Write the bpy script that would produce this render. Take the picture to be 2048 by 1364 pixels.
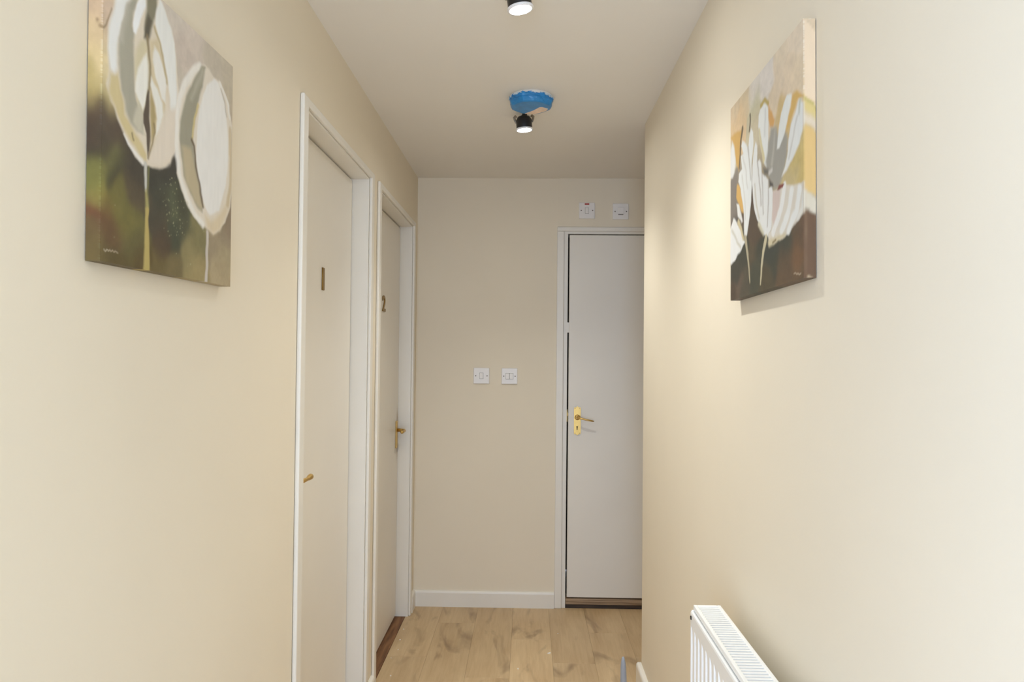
import bpy, bmesh, math, random
import numpy as np
from mathutils import Vector, Matrix

# ------------------------------------------------------------------ clean
for o in list(bpy.data.objects):
    bpy.data.objects.remove(o, do_unlink=True)
SC = bpy.context.scene
COL = SC.collection
random.seed(7)

# ------------------------------------------------------------------ camera
YAW, PITCH, ROLL, EYE, FPX = 0.0222, 0.0178, 0.0098, 1.3757, 1450.0
cam_data = bpy.data.cameras.new('camera')
cam_data.sensor_width = 36.0
cam_data.lens = FPX / 2048.0 * 36.0
cam_data.clip_start = 0.02
cam = bpy.data.objects.new('camera', cam_data)
COL.objects.link(cam)
_f = Vector((-math.sin(YAW) * math.cos(PITCH), math.cos(YAW) * math.cos(PITCH), math.sin(PITCH)))
_r = Vector((math.cos(YAW), math.sin(YAW), 0))
_u = _r.cross(_f)
_r2 = _r * math.cos(ROLL) + _u * math.sin(ROLL)
_u2 = -_r * math.sin(ROLL) + _u * math.cos(ROLL)
cam.matrix_world = Matrix(((_r2.x, _u2.x, -_f.x, 0), (_r2.y, _u2.y, -_f.y, 0), (_r2.z, _u2.z, -_f.z, EYE), (0, 0, 0, 1)))
SC.camera = cam

# ------------------------------------------------------------------ world / light / exposure
WORLD_STRENGTH = 6.0
WORLD_COLOR = (0.76, 1.0, 1.43)
LAMP_WATTS = 47.0          # each spotlight's beam
LAMP_BEAM = 116.0          # full beam angle, degrees
LAMP_COLOR = (0.985, 1.0, 0.97)
world = bpy.data.worlds.new('overcast_daylight')
SC.world = world
world.use_nodes = True
bg = world.node_tree.nodes['Background']
bg.inputs['Color'].default_value = (*WORLD_COLOR, 1)
bg.inputs['Strength'].default_value = WORLD_STRENGTH
SC.view_settings.view_transform = 'Standard'
SC.view_settings.look = 'None'
SC.view_settings.gamma = 1.0
SC.view_settings.use_curve_mapping = False
SC.view_settings.exposure = 0.11
SC.cycles.max_bounces = 7
SC.cycles.diffuse_bounces = 6
SC.cycles.glossy_bounces = 3
SC.cycles.caustics_reflective = False
SC.cycles.caustics_refractive = False
SC.cycles.use_adaptive_sampling = True
SC.cycles.adaptive_threshold = 0.03
SC.cycles.sample_clamp_indirect = 6.0

# ------------------------------------------------------------------ the plan of the place (metres)
XL, XR, D, DC, H = -0.6145, 0.4797, 3.9658, 3.0215, 2.34
YB = -1.7            # the daylight opening behind the photographer
OY0, OY1 = -1.55, -0.25   # second, larger daylight opening in the left wall behind the photographer
XA = 1.30            # right side of the recess at the far end
WT = 0.12

# the two daylight openings are portals for the sky light (no light of their own)
def portal(loc, rot, sx, sy):
    pd = bpy.data.lights.new('window_portal', 'AREA')
    pd.shape = 'RECTANGLE'; pd.size = sx; pd.size_y = sy
    pd.cycles.is_portal = True
    po = bpy.data.objects.new('window_portal', pd)
    COL.objects.link(po)
    po.location = loc; po.rotation_euler = rot
portal(((XL + XR) / 2, YB - 0.06, 1.13), (math.radians(90), 0, 0), 0.98, 2.06)
portal((XL - 0.06, (OY0 + OY1) / 2, 1.13), (math.radians(90), 0, math.radians(-90)), 1.28, 2.08)

# ------------------------------------------------------------------ helpers
def lin(c):
    out = []
    for v in c:
        v = v / 255.0
        out.append(v / 12.92 if v <= 0.04045 else ((v + 0.055) / 1.055) ** 2.4)
    return tuple(out)

def mat(name, rgb, rough=0.5, metal=0.0, spec=0.5, noise=None, bump=None, coat=0.0):
    """rgb in sRGB 0-255; noise=(scale, amount) colour mottling; bump=(scale, strength)"""
    m = bpy.data.materials.new(name)
    m.use_nodes = True
    nt = m.node_tree
    b = nt.nodes['Principled BSDF']
    c = lin(rgb)
    b.inputs['Base Color'].default_value = (*c, 1)
    b.inputs['Roughness'].default_value = rough
    b.inputs['Metallic'].default_value = metal
    b.inputs['Specular IOR Level'].default_value = spec
    if coat:
        b.inputs['Coat Weight'].default_value = coat
        b.inputs['Coat Roughness'].default_value = 0.15
    tc = nt.nodes.new('ShaderNodeTexCoord')
    if noise:
        n = nt.nodes.new('ShaderNodeTexNoise')
        n.inputs['Scale'].default_value = noise[0]
        n.inputs['Detail'].default_value = 4
        nt.links.new(tc.outputs['Object'], n.inputs['Vector'])
        r = nt.nodes.new('ShaderNodeValToRGB')
        a = noise[1]
        r.color_ramp.elements[0].position = 0.3
        r.color_ramp.elements[1].position = 0.7
        r.color_ramp.elements[0].color = (*[max(0, v * (1 - a)) for v in c], 1)
        r.color_ramp.elements[1].color = (*[min(1, v * (1 + a)) for v in c], 1)
        nt.links.new(n.outputs['Fac'], r.inputs['Fac'])
        nt.links.new(r.outputs['Color'], b.inputs['Base Color'])
    if bump:
        n2 = nt.nodes.new('ShaderNodeTexNoise')
        n2.inputs['Scale'].default_value = bump[0]
        n2.inputs['Detail'].default_value = 3
        nt.links.new(tc.outputs['Object'], n2.inputs['Vector'])
        bp = nt.nodes.new('ShaderNodeBump')
        bp.inputs['Strength'].default_value = bump[1]
        bp.inputs['Distance'].default_value = 0.002
        nt.links.new(n2.outputs['Fac'], bp.inputs['Height'])
        nt.links.new(bp.outputs['Normal'], b.inputs['Normal'])
    return m

def plank_material():
    m = bpy.data.materials.new('oak_laminate')
    m.use_nodes = True
    nt = m.node_tree
    N, Lk = nt.nodes, nt.links
    b = N['Principled BSDF']
    b.inputs['Roughness'].default_value = 0.42
    tc = N.new('ShaderNodeTexCoord')
    oi = N.new('ShaderNodeObjectInfo')
    # every board reads its own stretch of timber
    sc = N.new('ShaderNodeVectorMath'); sc.operation = 'SCALE'
    cmb = N.new('ShaderNodeCombineXYZ')
    mul = N.new('ShaderNodeMath'); mul.operation = 'MULTIPLY'; mul.inputs[1].default_value = 37.0
    Lk.new(oi.outputs['Random'], mul.inputs[0])
    for k in ('X', 'Y', 'Z'):
        Lk.new(mul.outputs[0], cmb.inputs[k])
    add = N.new('ShaderNodeVectorMath'); add.operation = 'ADD'
    Lk.new(tc.outputs['Object'], add.inputs[0]); Lk.new(cmb.outputs[0], add.inputs[1])
    def noise(scale_xyz, detail=5, rough=0.55, dist=0.0):
        mp = N.new('ShaderNodeMapping'); mp.inputs['Scale'].default_value = scale_xyz
        Lk.new(add.outputs[0], mp.inputs['Vector'])
        n = N.new('ShaderNodeTexNoise'); n.inputs['Scale'].default_value = 1.0
        n.inputs['Detail'].default_value = detail; n.inputs['Roughness'].default_value = rough
        n.inputs['Distortion'].default_value = dist
        Lk.new(mp.outputs[0], n.inputs['Vector'])
        return n
    grain = noise((70, 5, 5), 6, 0.6, 0.4)
    broad = noise((9, 2.2, 3), 3, 0.5)
    knots = noise((9, 3.0, 3), 3, 0.5, 0.8)
    ramp = N.new('ShaderNodeValToRGB')
    ramp.color_ramp.elements[0].position = 0.28; ramp.color_ramp.elements[0].color = (*lin(PL_DARK), 1)
    ramp.color_ramp.elements[1].position = 0.72; ramp.color_ramp.elements[1].color = (*lin(PL_LIGHT), 1)
    mixf = N.new('ShaderNodeMix'); mixf.data_type = 'FLOAT'; mixf.inputs['Factor'].default_value = 0.55
    Lk.new(grain.outputs['Fac'], mixf.inputs[2]); Lk.new(broad.outputs['Fac'], mixf.inputs[3])
    Lk.new(mixf.outputs[0], ramp.inputs['Fac'])
    kr = N.new('ShaderNodeValToRGB')
    kr.color_ramp.elements[0].position = 0.57; kr.color_ramp.elements[0].color = (0, 0, 0, 1)
    kr.color_ramp.elements[1].position = 0.74; kr.color_ramp.elements[1].color = (0.75, 0.75, 0.75, 1)
    Lk.new(knots.outputs['Fac'], kr.inputs['Fac'])
    mx = N.new('ShaderNodeMix'); mx.data_type = 'RGBA'
    Lk.new(kr.outputs['Color'], mx.inputs['Factor'])
    Lk.new(ramp.outputs['Color'], mx.inputs[6]); mx.inputs[7].default_value = (*lin(PL_KNOT), 1)
    hsv = N.new('ShaderNodeHueSaturation')
    mr = N.new('ShaderNodeMapRange'); mr.inputs['To Min'].default_value = 0.93; mr.inputs['To Max'].default_value = 1.07
    Lk.new(oi.outputs['Random'], mr.inputs['Value']); Lk.new(mr.outputs[0], hsv.inputs['Value'])
    Lk.new(mx.outputs[2], hsv.inputs['Color']); Lk.new(hsv.outputs['Color'], b.inputs['Base Color'])
    bp = N.new('ShaderNodeBump'); bp.inputs['Strength'].default_value = 0.15; bp.inputs['Distance'].default_value = 0.001
    Lk.new(grain.outputs['Fac'], bp.inputs['Height']); Lk.new(bp.outputs['Normal'], b.inputs['Normal'])
    return m

def wood_material(name, c0, c1, axis_scale):
    m = bpy.data.materials.new(name); m.use_nodes = True
    nt = m.node_tree; b = nt.nodes['Principled BSDF']
    b.inputs['Roughness'].default_value = 0.65
    tc = nt.nodes.new('ShaderNodeTexCoord'); mp = nt.nodes.new('ShaderNodeMapping'); mp.inputs['Scale'].default_value = axis_scale
    n = nt.nodes.new('ShaderNodeTexNoise'); n.inputs['Scale'].default_value = 1; n.inputs['Detail'].default_value = 6
    r = nt.nodes.new('ShaderNodeValToRGB')
    r.color_ramp.elements[0].position = 0.35; r.color_ramp.elements[0].color = (*lin(c0), 1)
    r.color_ramp.elements[1].position = 0.65; r.color_ramp.elements[1].color = (*lin(c1), 1)
    nt.links.new(tc.outputs['Object'], mp.inputs['Vector']); nt.links.new(mp.outputs[0], n.inputs['Vector'])
    nt.links.new(n.outputs['Fac'], r.inputs['Fac']); nt.links.new(r.outputs['Color'], b.inputs['Base Color'])
    return m

def emit_material(name, rgb, strength):
    m = bpy.data.materials.new(name); m.use_nodes = True
    b = m.node_tree.nodes['Principled BSDF']
    b.inputs['Base Color'].default_value = (0.9, 0.9, 0.9, 1)
    b.inputs['Emission Color'].default_value = (*rgb, 1)
    b.inputs['Emission Strength'].default_value = strength
    return m

PL_DARK, PL_LIGHT, PL_KNOT = (176, 145, 105), (212, 186, 146), (128, 103, 74)
M = {
    'wall': mat('cream_wall_paint', (228, 217.3, 197), 0.72, spec=0.25, noise=(3.0, 0.012), bump=(180, 0.06)),
    'ceil': mat('white_ceiling_paint', (232, 228, 221), 0.85, spec=0.2, noise=(2.0, 0.012), bump=(140, 0.06)),
    'trim': mat('white_gloss_trim', (228, 223, 213), 0.38, noise=(8, 0.012)),
    'door': mat('white_satin_door', (228, 222, 211), 0.42, noise=(2.5, 0.02)),
    'plastic': mat('white_switch_plastic', (232, 228, 224), 0.35),
    'plastic_grey': mat('grey_switch_gap', (120, 112, 104), 0.5),
    'red': mat('red_neon_lens', (170, 40, 22), 0.3),
    'brass': mat('polished_brass', (212, 178, 108), 0.4, metal=1.0, noise=(60, 0.08)),
    'brass_dull': mat('aged_brass', (160, 132, 80), 0.4, metal=1.0, noise=(60, 0.1)),
    'dark': mat('dark_recess', (28, 22, 18), 0.9),
    'can': mat('black_anodised_can', (44, 42, 42), 0.38, metal=0.4),
    'bezel': mat('white_bezel', (236, 236, 238), 0.3),
    'steel': mat('spring_steel', (150, 142, 130), 0.35, metal=1.0),
    'lens': emit_material('lit_lamp_lens', (0.98, 1.0, 0.99), 230.0),
    'film': mat('blue_dust_film', (34, 128, 192), 0.3, noise=(30, 0.14), bump=(60, 0.5)),
    'film_white': mat('crumpled_film_edge', (205, 218, 226), 0.35, noise=(60, 0.15)),
    'det': mat('white_detector_base', (226, 222, 214), 0.45),
    'peach': mat('peach_detector_label', (236, 210, 188), 0.5, noise=(60, 0.1)),
    'rad': mat('white_radiator_enamel', (244, 244, 242), 0.28),
    'rad_in': mat('radiator_inner_enamel', (232, 234, 238), 0.4),
    'grey': mat('grey_plastic', (150, 156, 166), 0.3),
    'chip': mat('white_plaster_chip', (232, 226, 214), 0.7),
    'subfloor': mat('floor_underlay', (92, 72, 52), 0.8, noise=(20, 0.2)),
    'stretcher': wood_material('pine_stretcher', (170, 132, 88), (200, 164, 116), (30, 4, 4)),
    'thr': wood_material('weathered_threshold', (118, 94, 68), (178, 152, 122), (4, 60, 90)),
    'thr_gap_shade': wood_material('painted_gap_shade', (48, 36, 28), (76, 60, 46), (6, 60, 60)),  # dark brown painted as the shade under the threshold board
    'thr2': wood_material('bare_brown_wood', (96, 62, 38), (140, 98, 62), (60, 5, 10)),
}
M['plank'] = plank_material()

def link(name, me, parent=None, material=None):
    o = bpy.data.objects.new(name, me)
    COL.objects.link(o)
    if material is not None:
        me.materials.append(material)
    if parent is not None:
        o.parent = parent
    return o

def finish(bm, name, parent=None, material=None, smooth=False):
    """mesh given in world coordinates; stored relative to its parent's (unrotated) position"""
    bmesh.ops.recalc_face_normals(bm, faces=bm.faces)
    me = bpy.data.meshes.new(name)
    if parent is not None:
        p = parent.location.copy()
        q = parent.parent
        while q is not None:
            p = p + q.location; q = q.parent
        for v in bm.verts:
            v.co -= p
    bm.to_mesh(me); bm.free()
    if smooth:
        for f in me.polygons:
            f.use_smooth = True
    return link(name, me, parent, material)

def add_box(bm, x0, x1, y0, y1, z0, z1, bevel=0.0, seg=2):
    r = bmesh.ops.create_cube(bm, size=1.0)
    vs = r['verts']
    for v in vs:
        v.co = Vector(((x0 + x1) / 2 + v.co.x * (x1 - x0), (y0 + y1) / 2 + v.co.y * (y1 - y0), (z0 + z1) / 2 + v.co.z * (z1 - z0)))
    if bevel > 0:
        es = list({e for v in vs for e in v.link_edges})
        bmesh.ops.bevel(bm, geom=es, offset=bevel, segments=seg, affect='EDGES', profile=0.5)

def box(name, parent, material, x0, x1, y0, y1, z0, z1, bevel=0.0, seg=2):
    bm = bmesh.new()
    add_box(bm, x0, x1, y0, y1, z0, z1, bevel, seg)
    return finish(bm, name, parent, material)

def boxes(name, parent, material, lst, bevel=0.0):
    bm = bmesh.new()
    for b in lst:
        add_box(bm, *b, bevel=bevel)
    return finish(bm, name, parent, material)

def tube(bm, pts, rad, seg=12, cap=True, flat=1.0):
    """sweep a circle along points; rad a number or a list"""
    pts = [Vector(p) for p in pts]
    n = len(pts)
    rs = rad if isinstance(rad, (list, tuple)) else [rad] * n
    rings = []
    prev = None
    for i, p in enumerate(pts):
        t = (pts[min(i + 1, n - 1)] - pts[max(i - 1, 0)]).normalized()
        ref = Vector((0, 0, 1)) if abs(t.z) < 0.9 else Vector((1, 0, 0))
        a = t.cross(ref).normalized() if prev is None else (prev - t * prev.dot(t)).normalized()
        b = t.cross(a).normalized()
        prev = a
        ring = []
        for k in range(seg):
            w = 2 * math.pi * k / seg
            ring.append(bm.verts.new(p + a * (math.cos(w) * rs[i]) + b * (math.sin(w) * rs[i] * flat)))
        rings.append(ring)
    for i in range(n - 1):
        for k in range(seg):
            bm.faces.new((rings[i][k], rings[i][(k + 1) % seg], rings[i + 1][(k + 1) % seg], rings[i + 1][k]))
    if cap:
        bm.faces.new(rings[0][::-1]); bm.faces.new(rings[-1])

def lathe(bm, prof, seg=40, centre=(0, 0, 0), tilt=None, cap_first=False, cap_last=False, wob=None):
    """prof: list of (radius, z)"""
    c = Vector(centre)
    rings = []
    for j, (r, z) in enumerate(prof):
        ring = []
        for k in range(seg):
            w = 2 * math.pi * k / seg
            rr, zz = r, z
            if wob:
                rr, zz = wob(j, w, r, z)
            v = Vector((math.cos(w) * rr, math.sin(w) * rr, zz))
            if tilt is not None:
                v = tilt @ v
            ring.append(bm.verts.new(c + v))
        rings.append(ring)
    for i in range(len(prof) - 1):
        for k in range(seg):
            bm.faces.new((rings[i][k], rings[i][(k + 1) % seg], rings[i + 1][(k + 1) % seg], rings[i + 1][k]))
    if cap_first: bm.faces.new(rings[0][::-1])
    if cap_last: bm.faces.new(rings[-1])

def empty(name, loc):
    o = bpy.data.objects.new(name, None)
    COL.objects.link(o)
    o.location = loc
    o.empty_display_size = 0.05
    return o

def tag(o, label=None, cat=None, group=None, kind=None):
    if label: o['label'] = label
    if cat: o['category'] = cat
    if group: o['group'] = group
    if kind: o['kind'] = kind
    return o

def struct(o, label, cat):
    return tag(o, label, cat, kind='structure')

# ================================================================== SETTING
# ---- openings
J1A, J1B = 1.958, 2.752       # left door 1, clear opening along y
J2A, J2B = 2.951, 3.797       # left door 2
LZ = 2.039                    # clear height of the left openings
DFX = -0.678                  # face of the left door leaves
LN = 0.02                     # lining thickness
EX0, EX1, EZ = 0.214, 0.988, 2.036   # end door clear opening

# ---- walls
wl = boxes('wall_left', None, M['wall'], [
    (XL - WT, XL, YB - WT, OY0, 0, H), (XL - WT, XL, OY0, OY1, 2.18, H), (XL - WT, XL, OY0, OY1, 0, 0.08), (XL - WT, XL, OY1, J1A - LN, 0, H), (XL - WT, XL, J1A - LN, J1B + LN, LZ + LN, H),
    (XL - WT, XL, J1B + LN, J2A - LN, 0, H), (XL - WT, XL, J2A - LN, J2B + LN, LZ + LN, H),
    (XL - WT, XL, J2B + LN, D + WT, 0, H)])
struct(wl, 'long cream painted hall wall with two white doors, left', 'wall')
wr = boxes('wall_right', None, M['wall'], [(XR, XR + WT, YB - WT, DC, 0, H), (XR + WT, XA + WT, DC - WT, DC, 0, H), (XA, XA + WT, DC, D + WT, 0, H)])
struct(wr, 'cream painted hall wall with the radiator, ending in an outside corner', 'wall')
wb = boxes('wall_back', None, M['wall'], [
    (XL, EX0 - LN, D, D + WT, 0, H), (EX0 - LN, EX1 + LN, D, D + WT, EZ + LN, H), (EX1 + LN, XA, D, D + WT, 0, H)])
struct(wb, 'narrow cream end wall carrying four switches', 'wall')
ov = box('trim_1', None, M['wall'], 0.158, XA, D - 0.006, D - 0.0005, 2.074, H)
struct(ov, 'slightly proud cream panel above the end door', 'wall panel')
wf = boxes('wall_front', None, M['wall'], [
    (XL, XL + 0.05, YB - WT, YB, 0, H), (XR - 0.05, XR, YB - WT, YB, 0, H), (XL + 0.05, XR - 0.05, YB - WT, YB, 2.18, H), (XL + 0.05, XR - 0.05, YB - WT, YB, 0, 0.08)])
struct(wf, 'cream wall around the daylight opening behind the viewer', 'wall')
wn = boxes('window_1', None, M['trim'], [
    (XL + 0.05, XL + 0.09, YB - 0.09, YB - 0.04, 0.08, 2.18), (XR - 0.09, XR - 0.05, YB - 0.09, YB - 0.04, 0.08, 2.18),
    (XL + 0.09, XR - 0.09, YB - 0.09, YB - 0.04, 2.14, 2.18), (XL + 0.09, XR - 0.09, YB - 0.09, YB - 0.04, 0.08, 0.12)], bevel=0.003)
struct(wn, 'white frame of the daylight opening at the hall end behind the viewer', 'window')
wn2 = boxes('window_2', None, M['trim'], [
    (XL - 0.09, XL - 0.04, OY0, OY0 + 0.04, 0.08, 2.18), (XL - 0.09, XL - 0.04, OY1 - 0.04, OY1, 0.08, 2.18),
    (XL - 0.09, XL - 0.04, OY0 + 0.04, OY1 - 0.04, 2.14, 2.18), (XL - 0.09, XL - 0.04, OY0 + 0.04, OY1 - 0.04, 0.08, 0.12)], bevel=0.003)
struct(wn2, 'white frame of the wide daylight opening in the left wall behind the viewer', 'window')
cl = box('ceiling', None, M['ceil'], XL - WT - 0.1, XA + WT + 0.1, YB - WT - 0.1, D + WT + 0.8, H, H + 0.1)
struct(cl, 'plain off white hall ceiling with small spotlights', 'ceiling')
# unseen shells added behind the closed doors, keep sky light out of the gaps
cb = boxes('light_blocker_shell', None, M['subfloor'], [
    (EX0 - 0.12, EX0 - 0.08, D + WT, D + 0.7, 0, H), (EX1 + 0.08, EX1 + 0.12, D + WT, D + 0.7, 0, H), (EX0 - 0.12, EX1 + 0.12, D + 0.7, D + 0.74, 0, H),
    (XL - WT - 0.06, XL - WT - 0.03, J1A - 0.1, J2B + 0.1, 0, H), (XL - WT - 0.03, XL - WT, J1A - 0.1, J1A - 0.06, 0, H), (XL - WT - 0.03, XL - WT, J2B + 0.06, J2B + 0.1, 0, H)])
struct(cb, 'unseen shell added behind the closed doors to block light', 'wall')

# ---- floor and planks
fl = box('floor', None, M['subfloor'], XL - WT - 0.1, XA + WT + 0.1, YB - WT - 0.1, D + WT + 0.8, -0.1, -0.012)
struct(fl, 'light oak laminate plank floor running along the hall', 'floor')
PW, PGAP = 0.19, 0.0004
plank_mesh = {}
def plank(x0, x1, y0, y1):
    w, l = round(x1 - x0 - PGAP, 4), round(y1 - y0 - PGAP, 4)
    if w < 0.004 or l < 0.01:
        return
    key = (w, l)
    if key not in plank_mesh:
        bm = bmesh.new()
        add_box(bm, -w / 2, w / 2, -l / 2, l / 2, -0.012, 0.0)
        top = [e for e in bm.edges if all(v.co.z > -0.001 for v in e.verts)]
        bmesh.ops.bevel(bm, geom=top, offset=0.0006, segments=1, affect='EDGES')
        bmesh.ops.recalc_face_normals(bm, faces=bm.faces)
        me = bpy.data.meshes.new('plank'); bm.to_mesh(me); bm.free(); me.materials.append(M['plank'])
        plank_mesh[key] = me
    o = bpy.data.objects.new('plank', plank_mesh[key])
    COL.objects.link(o); o.parent = fl
    o.location = ((x0 + x1) / 2, (y0 + y1) / 2, 0)
FX0 = -0.628
joints = {-3: 3.30, -2: 3.72, -1: 3.10, 0: 3.52, 1: 3.26, 2: 3.62, 3: 3.35, 4: 3.7, 5: 3.4, 6: 3.6}
for k in range(-3, 7):
    x0, x1 = max(FX0, -0.067 + PW * k), min(XA, -0.067 + PW * (k + 1))
    ys = [joints[k]]
    while ys[0] > YB: ys.insert(0, ys[0] - 1.21)
    ys.append(D + 0.0)
    for a, b in zip(ys[:-1], ys[1:]):
        a2 = max(a, YB - WT)
        if x0 > XR + WT: a2 = max(a2, DC)
        if x0 < XR + WT < x1 and b <= DC: pass
        if b - a2 > 0.02:
            plank(x0, x1, a2, b)
plank(XL - 0.0, FX0, YB, 1.0)

# ---- skirting boards
def skirt(bm, p0, p1, nrm, h=0.088, t=0.016):
    """pencil round skirting from p0 to p1 (xy), nrm points into the room"""
    prof = [(0, 0), (t, 0), (t, h - 0.012), (t - 0.002, h - 0.005), (t - 0.006, h - 0.001), (t - 0.010, h), (0, h)]
    p0, p1, n = Vector((*p0, 0)), Vector((*p1, 0)), Vector((*nrm, 0))
    ra = [bm.verts.new(p0 + n * a + Vector((0, 0, z))) for a, z in prof]
    rb = [bm.verts.new(p1 + n * a + Vector((0, 0, z))) for a, z in prof]
    for i in range(len(prof)):
        j = (i + 1) % len(prof)
        bm.faces.new((ra[i], ra[j], rb[j], rb[i]))
    bm.faces.new(ra[::-1]); bm.faces.new(rb)
AO = 0.049                    # outer edge of an architrave from the lining face
bm = bmesh.new(); skirt(bm, (XL, D), (0.1535, D), (0, -1), 0.086)
struct(finish(bm, 'baseboard_back', None, M['trim']), 'white skirting board along the end wall', 'skirting board')
bm = bmesh.new()
skirt(bm, (XL, YB), (XL, OY0), (1, 0), 0.078); skirt(bm, (XL, OY1), (XL, J1A - AO), (1, 0)); skirt(bm, (XL, J1B + AO), (XL, J2A - AO), (1, 0)); skirt(bm, (XL, J2B + AO), (XL, D - 0.017), (1, 0))
struct(finish(bm, 'baseboard_left', None, M['trim']), 'white skirting board between the left doors', 'skirting board')
bm = bmesh.new(); skirt(bm, (XR, YB), (XR, DC + 0.016), (-1, 0), 0.105, 0.020); skirt(bm, (XR + 0.001, DC), (XA, DC), (0, 1), 0.105, 0.016)
struct(finish(bm, 'baseboard_right', None, M['trim']), 'white skirting board at the foot of the right wall', 'skirting board')

# ---- door furniture
def lever_handle(door, plate_bm, lever_pts, lever_r, loc, material, extra=None):
    h = empty('door_handle', loc); h.parent = door; h.location = Vector(loc) - door.location
    finish(plate_bm, 'backplate', h, material)
    bm = bmesh.new(); tube(bm, lever_pts, lever_r, 14)
    finish(bm, 'lever', h, material, smooth=True)
    if extra:
        for nm, b, mt in extra:
            finish(b, nm, h, mt)
    return h

def numeral(door, ch, y, z, height):
    cu = bpy.data.curves.new('numeral', 'FONT'); cu.body = ch; cu.size = height / 0.70
    cu.align_x = 'CENTER'; cu.extrude = 0.0015; cu.bevel_depth = 0.0008; cu.offset = 0.0014
    t = bpy.data.objects.new('numeral', cu); COL.objects.link(t)
    bpy.context.view_layer.update()
    me = bpy.data.meshes.new_from_object(t.evaluated_get(bpy.context.evaluated_depsgraph_get()))
    bpy.data.objects.remove(t)
    zs = [v.co.y for v in me.vertices]; lo, hi = min(zs), max(zs)
    base = Vector((DFX + 0.0025, y, z)) - door.location
    for v in me.vertices:
        c = v.co.copy()
        v.co = base + Vector((c.z, c.x * 1.35, (c.y - (lo + hi) / 2) * height / (hi - lo)))
    me.materials.clear()
    o = link('numeral', me, door, M['brass_dull'])
    o['label'] = 'brass house numeral %s' % ch
    return o

def grubby_door_material(yc, zc):
    """the white door paint with a brown hand-worn stain around the handle edge"""
    m = M['door'].copy(); m.name = 'white_door_with_grime'
    nt = m.node_tree; N, Lk = nt.nodes, nt.links
    b = N['Principled BSDF']
    src = b.inputs['Base Color'].links[0].from_socket
    tc = N.new('ShaderNodeTexCoord'); sp = N.new('ShaderNodeSeparateXYZ'); Lk.new(tc.outputs['Object'], sp.inputs[0])
    def hump(sock, c, w):
        s1 = N.new('ShaderNodeMath'); s1.operation = 'SUBTRACT'; Lk.new(sock, s1.inputs[0]); s1.inputs[1].default_value = c
        a = N.new('ShaderNodeMath'); a.operation = 'ABSOLUTE'; Lk.new(s1.outputs[0], a.inputs[0])
        r = N.new('ShaderNodeMapRange'); r.interpolation_type = 'SMOOTHSTEP'; Lk.new(a.outputs[0], r.inputs['Value'])
        r.inputs['From Min'].default_value = 0; r.inputs['From Max'].default_value = w; r.inputs['To Min'].default_value = 1; r.inputs['To Max'].default_value = 0
        return r.outputs[0]
    m1 = N.new('ShaderNodeMath'); m1.operation = 'MULTIPLY'
    Lk.new(hump(sp.outputs['Y'], yc, 0.06), m1.inputs[0]); Lk.new(hump(sp.outputs['Z'], zc, 0.17), m1.inputs[1])
    n = N.new('ShaderNodeTexNoise'); n.inputs['Scale'].default_value = 45; Lk.new(tc.outputs['Object'], n.inputs['Vector'])
    m2 = N.new('ShaderNodeMath'); m2.operation = 'MULTIPLY'; Lk.new(m1.outputs[0], m2.inputs[0]); Lk.new(n.outputs['Fac'], m2.inputs[1])
    m3 = N.new('ShaderNodeMath'); m3.operation = 'MULTIPLY'; m3.use_clamp = True; m3.inputs[1].default_value = 3.0; Lk.new(m2.outputs[0], m3.inputs[0])
    mx = N.new('ShaderNodeMix'); mx.data_type = 'RGBA'; Lk.new(m3.outputs[0], mx.inputs['Factor']); Lk.new(src, mx.inputs[6]); mx.inputs[7].default_value = (*lin((150, 124, 88)), 1)
    Lk.new(mx.outputs[2], b.inputs['Base Color'])
    return m

def side_door(name, ya, yb, label, leaf_mat):
    d = empty(name, (XL, (ya + yb) / 2, 0))
    struct(d, label, 'door')
    g = 0.004
    box('door_leaf', d, leaf_mat, DFX - 0.04, DFX, ya + g, yb - g, 0.010, LZ - g - 0.002, 0.002)
    # lining
    box('lining', d, M['trim'], XL - WT, XL + 0.0005, ya - LN, ya, 0, LZ + LN)
    box('lining', d, M['trim'], XL - WT, XL + 0.0005, yb, yb + LN, 0, LZ + LN)
    box('lining', d, M['trim'], XL - WT, XL + 0.0005, ya, yb, LZ, LZ + LN)
    # stops behind the leaf
    boxes('door_stop', d, M['trim'], [(XL - WT, DFX - 0.041, ya, ya + 0.016, 0, LZ), (XL - WT, DFX - 0.041, yb - 0.016, yb, 0, LZ), (XL - WT, DFX - 0.041, ya + 0.016, yb - 0.016, LZ - 0.016, LZ)])
    # architrave: flat board with rounded edges
    x0, x1, r = XL + 0.0006, XL + 0.0125, 0.006
    box('architrave', d, M['trim'], x0, x1, ya - AO, ya - r, 0, LZ + 0.030, 0.004, 3)
    box('architrave', d, M['trim'], x0, x1, yb + r, yb + AO, 0, LZ + 0.030, 0.004, 3)
    box('architrave', d, M['trim'], x0, x1 - 0.0008, ya - r - 0.004, yb + r + 0.004, LZ + r, LZ + 0.0296, 0.003, 3)
    return d

d1 = side_door('door_1', J1A, J1B, 'nearer plain white flush door with brass numeral 1', M['door'])
numeral(d1, '1', 2.366, 1.616, 0.074)
bm = bmesh.new(); add_box(bm, DFX, DFX + 0.006, 2.000, 2.040, 0.930, 1.080, 0.002)
hz = 1.012
lever_handle(d1, bm, [(DFX + 0.004, 2.02, hz), (DFX + 0.030, 2.02, hz), (DFX + 0.044, 2.026, hz), (DFX + 0.049, 2.042, hz), (DFX + 0.049, 2.075, hz - 0.001), (DFX + 0.049, 2.088, hz), (DFX + 0.049, 2.105, hz + 0.001), (DFX + 0.049, 2.112, hz + 0.001)],
             [0.008, 0.0075, 0.007, 0.006, 0.0048, 0.0075, 0.0085, 0.006], (DFX, 2.02, 1.0), M['brass'])
d2 = side_door('door_2', J2A, J2B, 'farther plain white flush door with brass numeral 2', grubby_door_material((J2B - J2A) / 2 - 0.012, 0.955))
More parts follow.
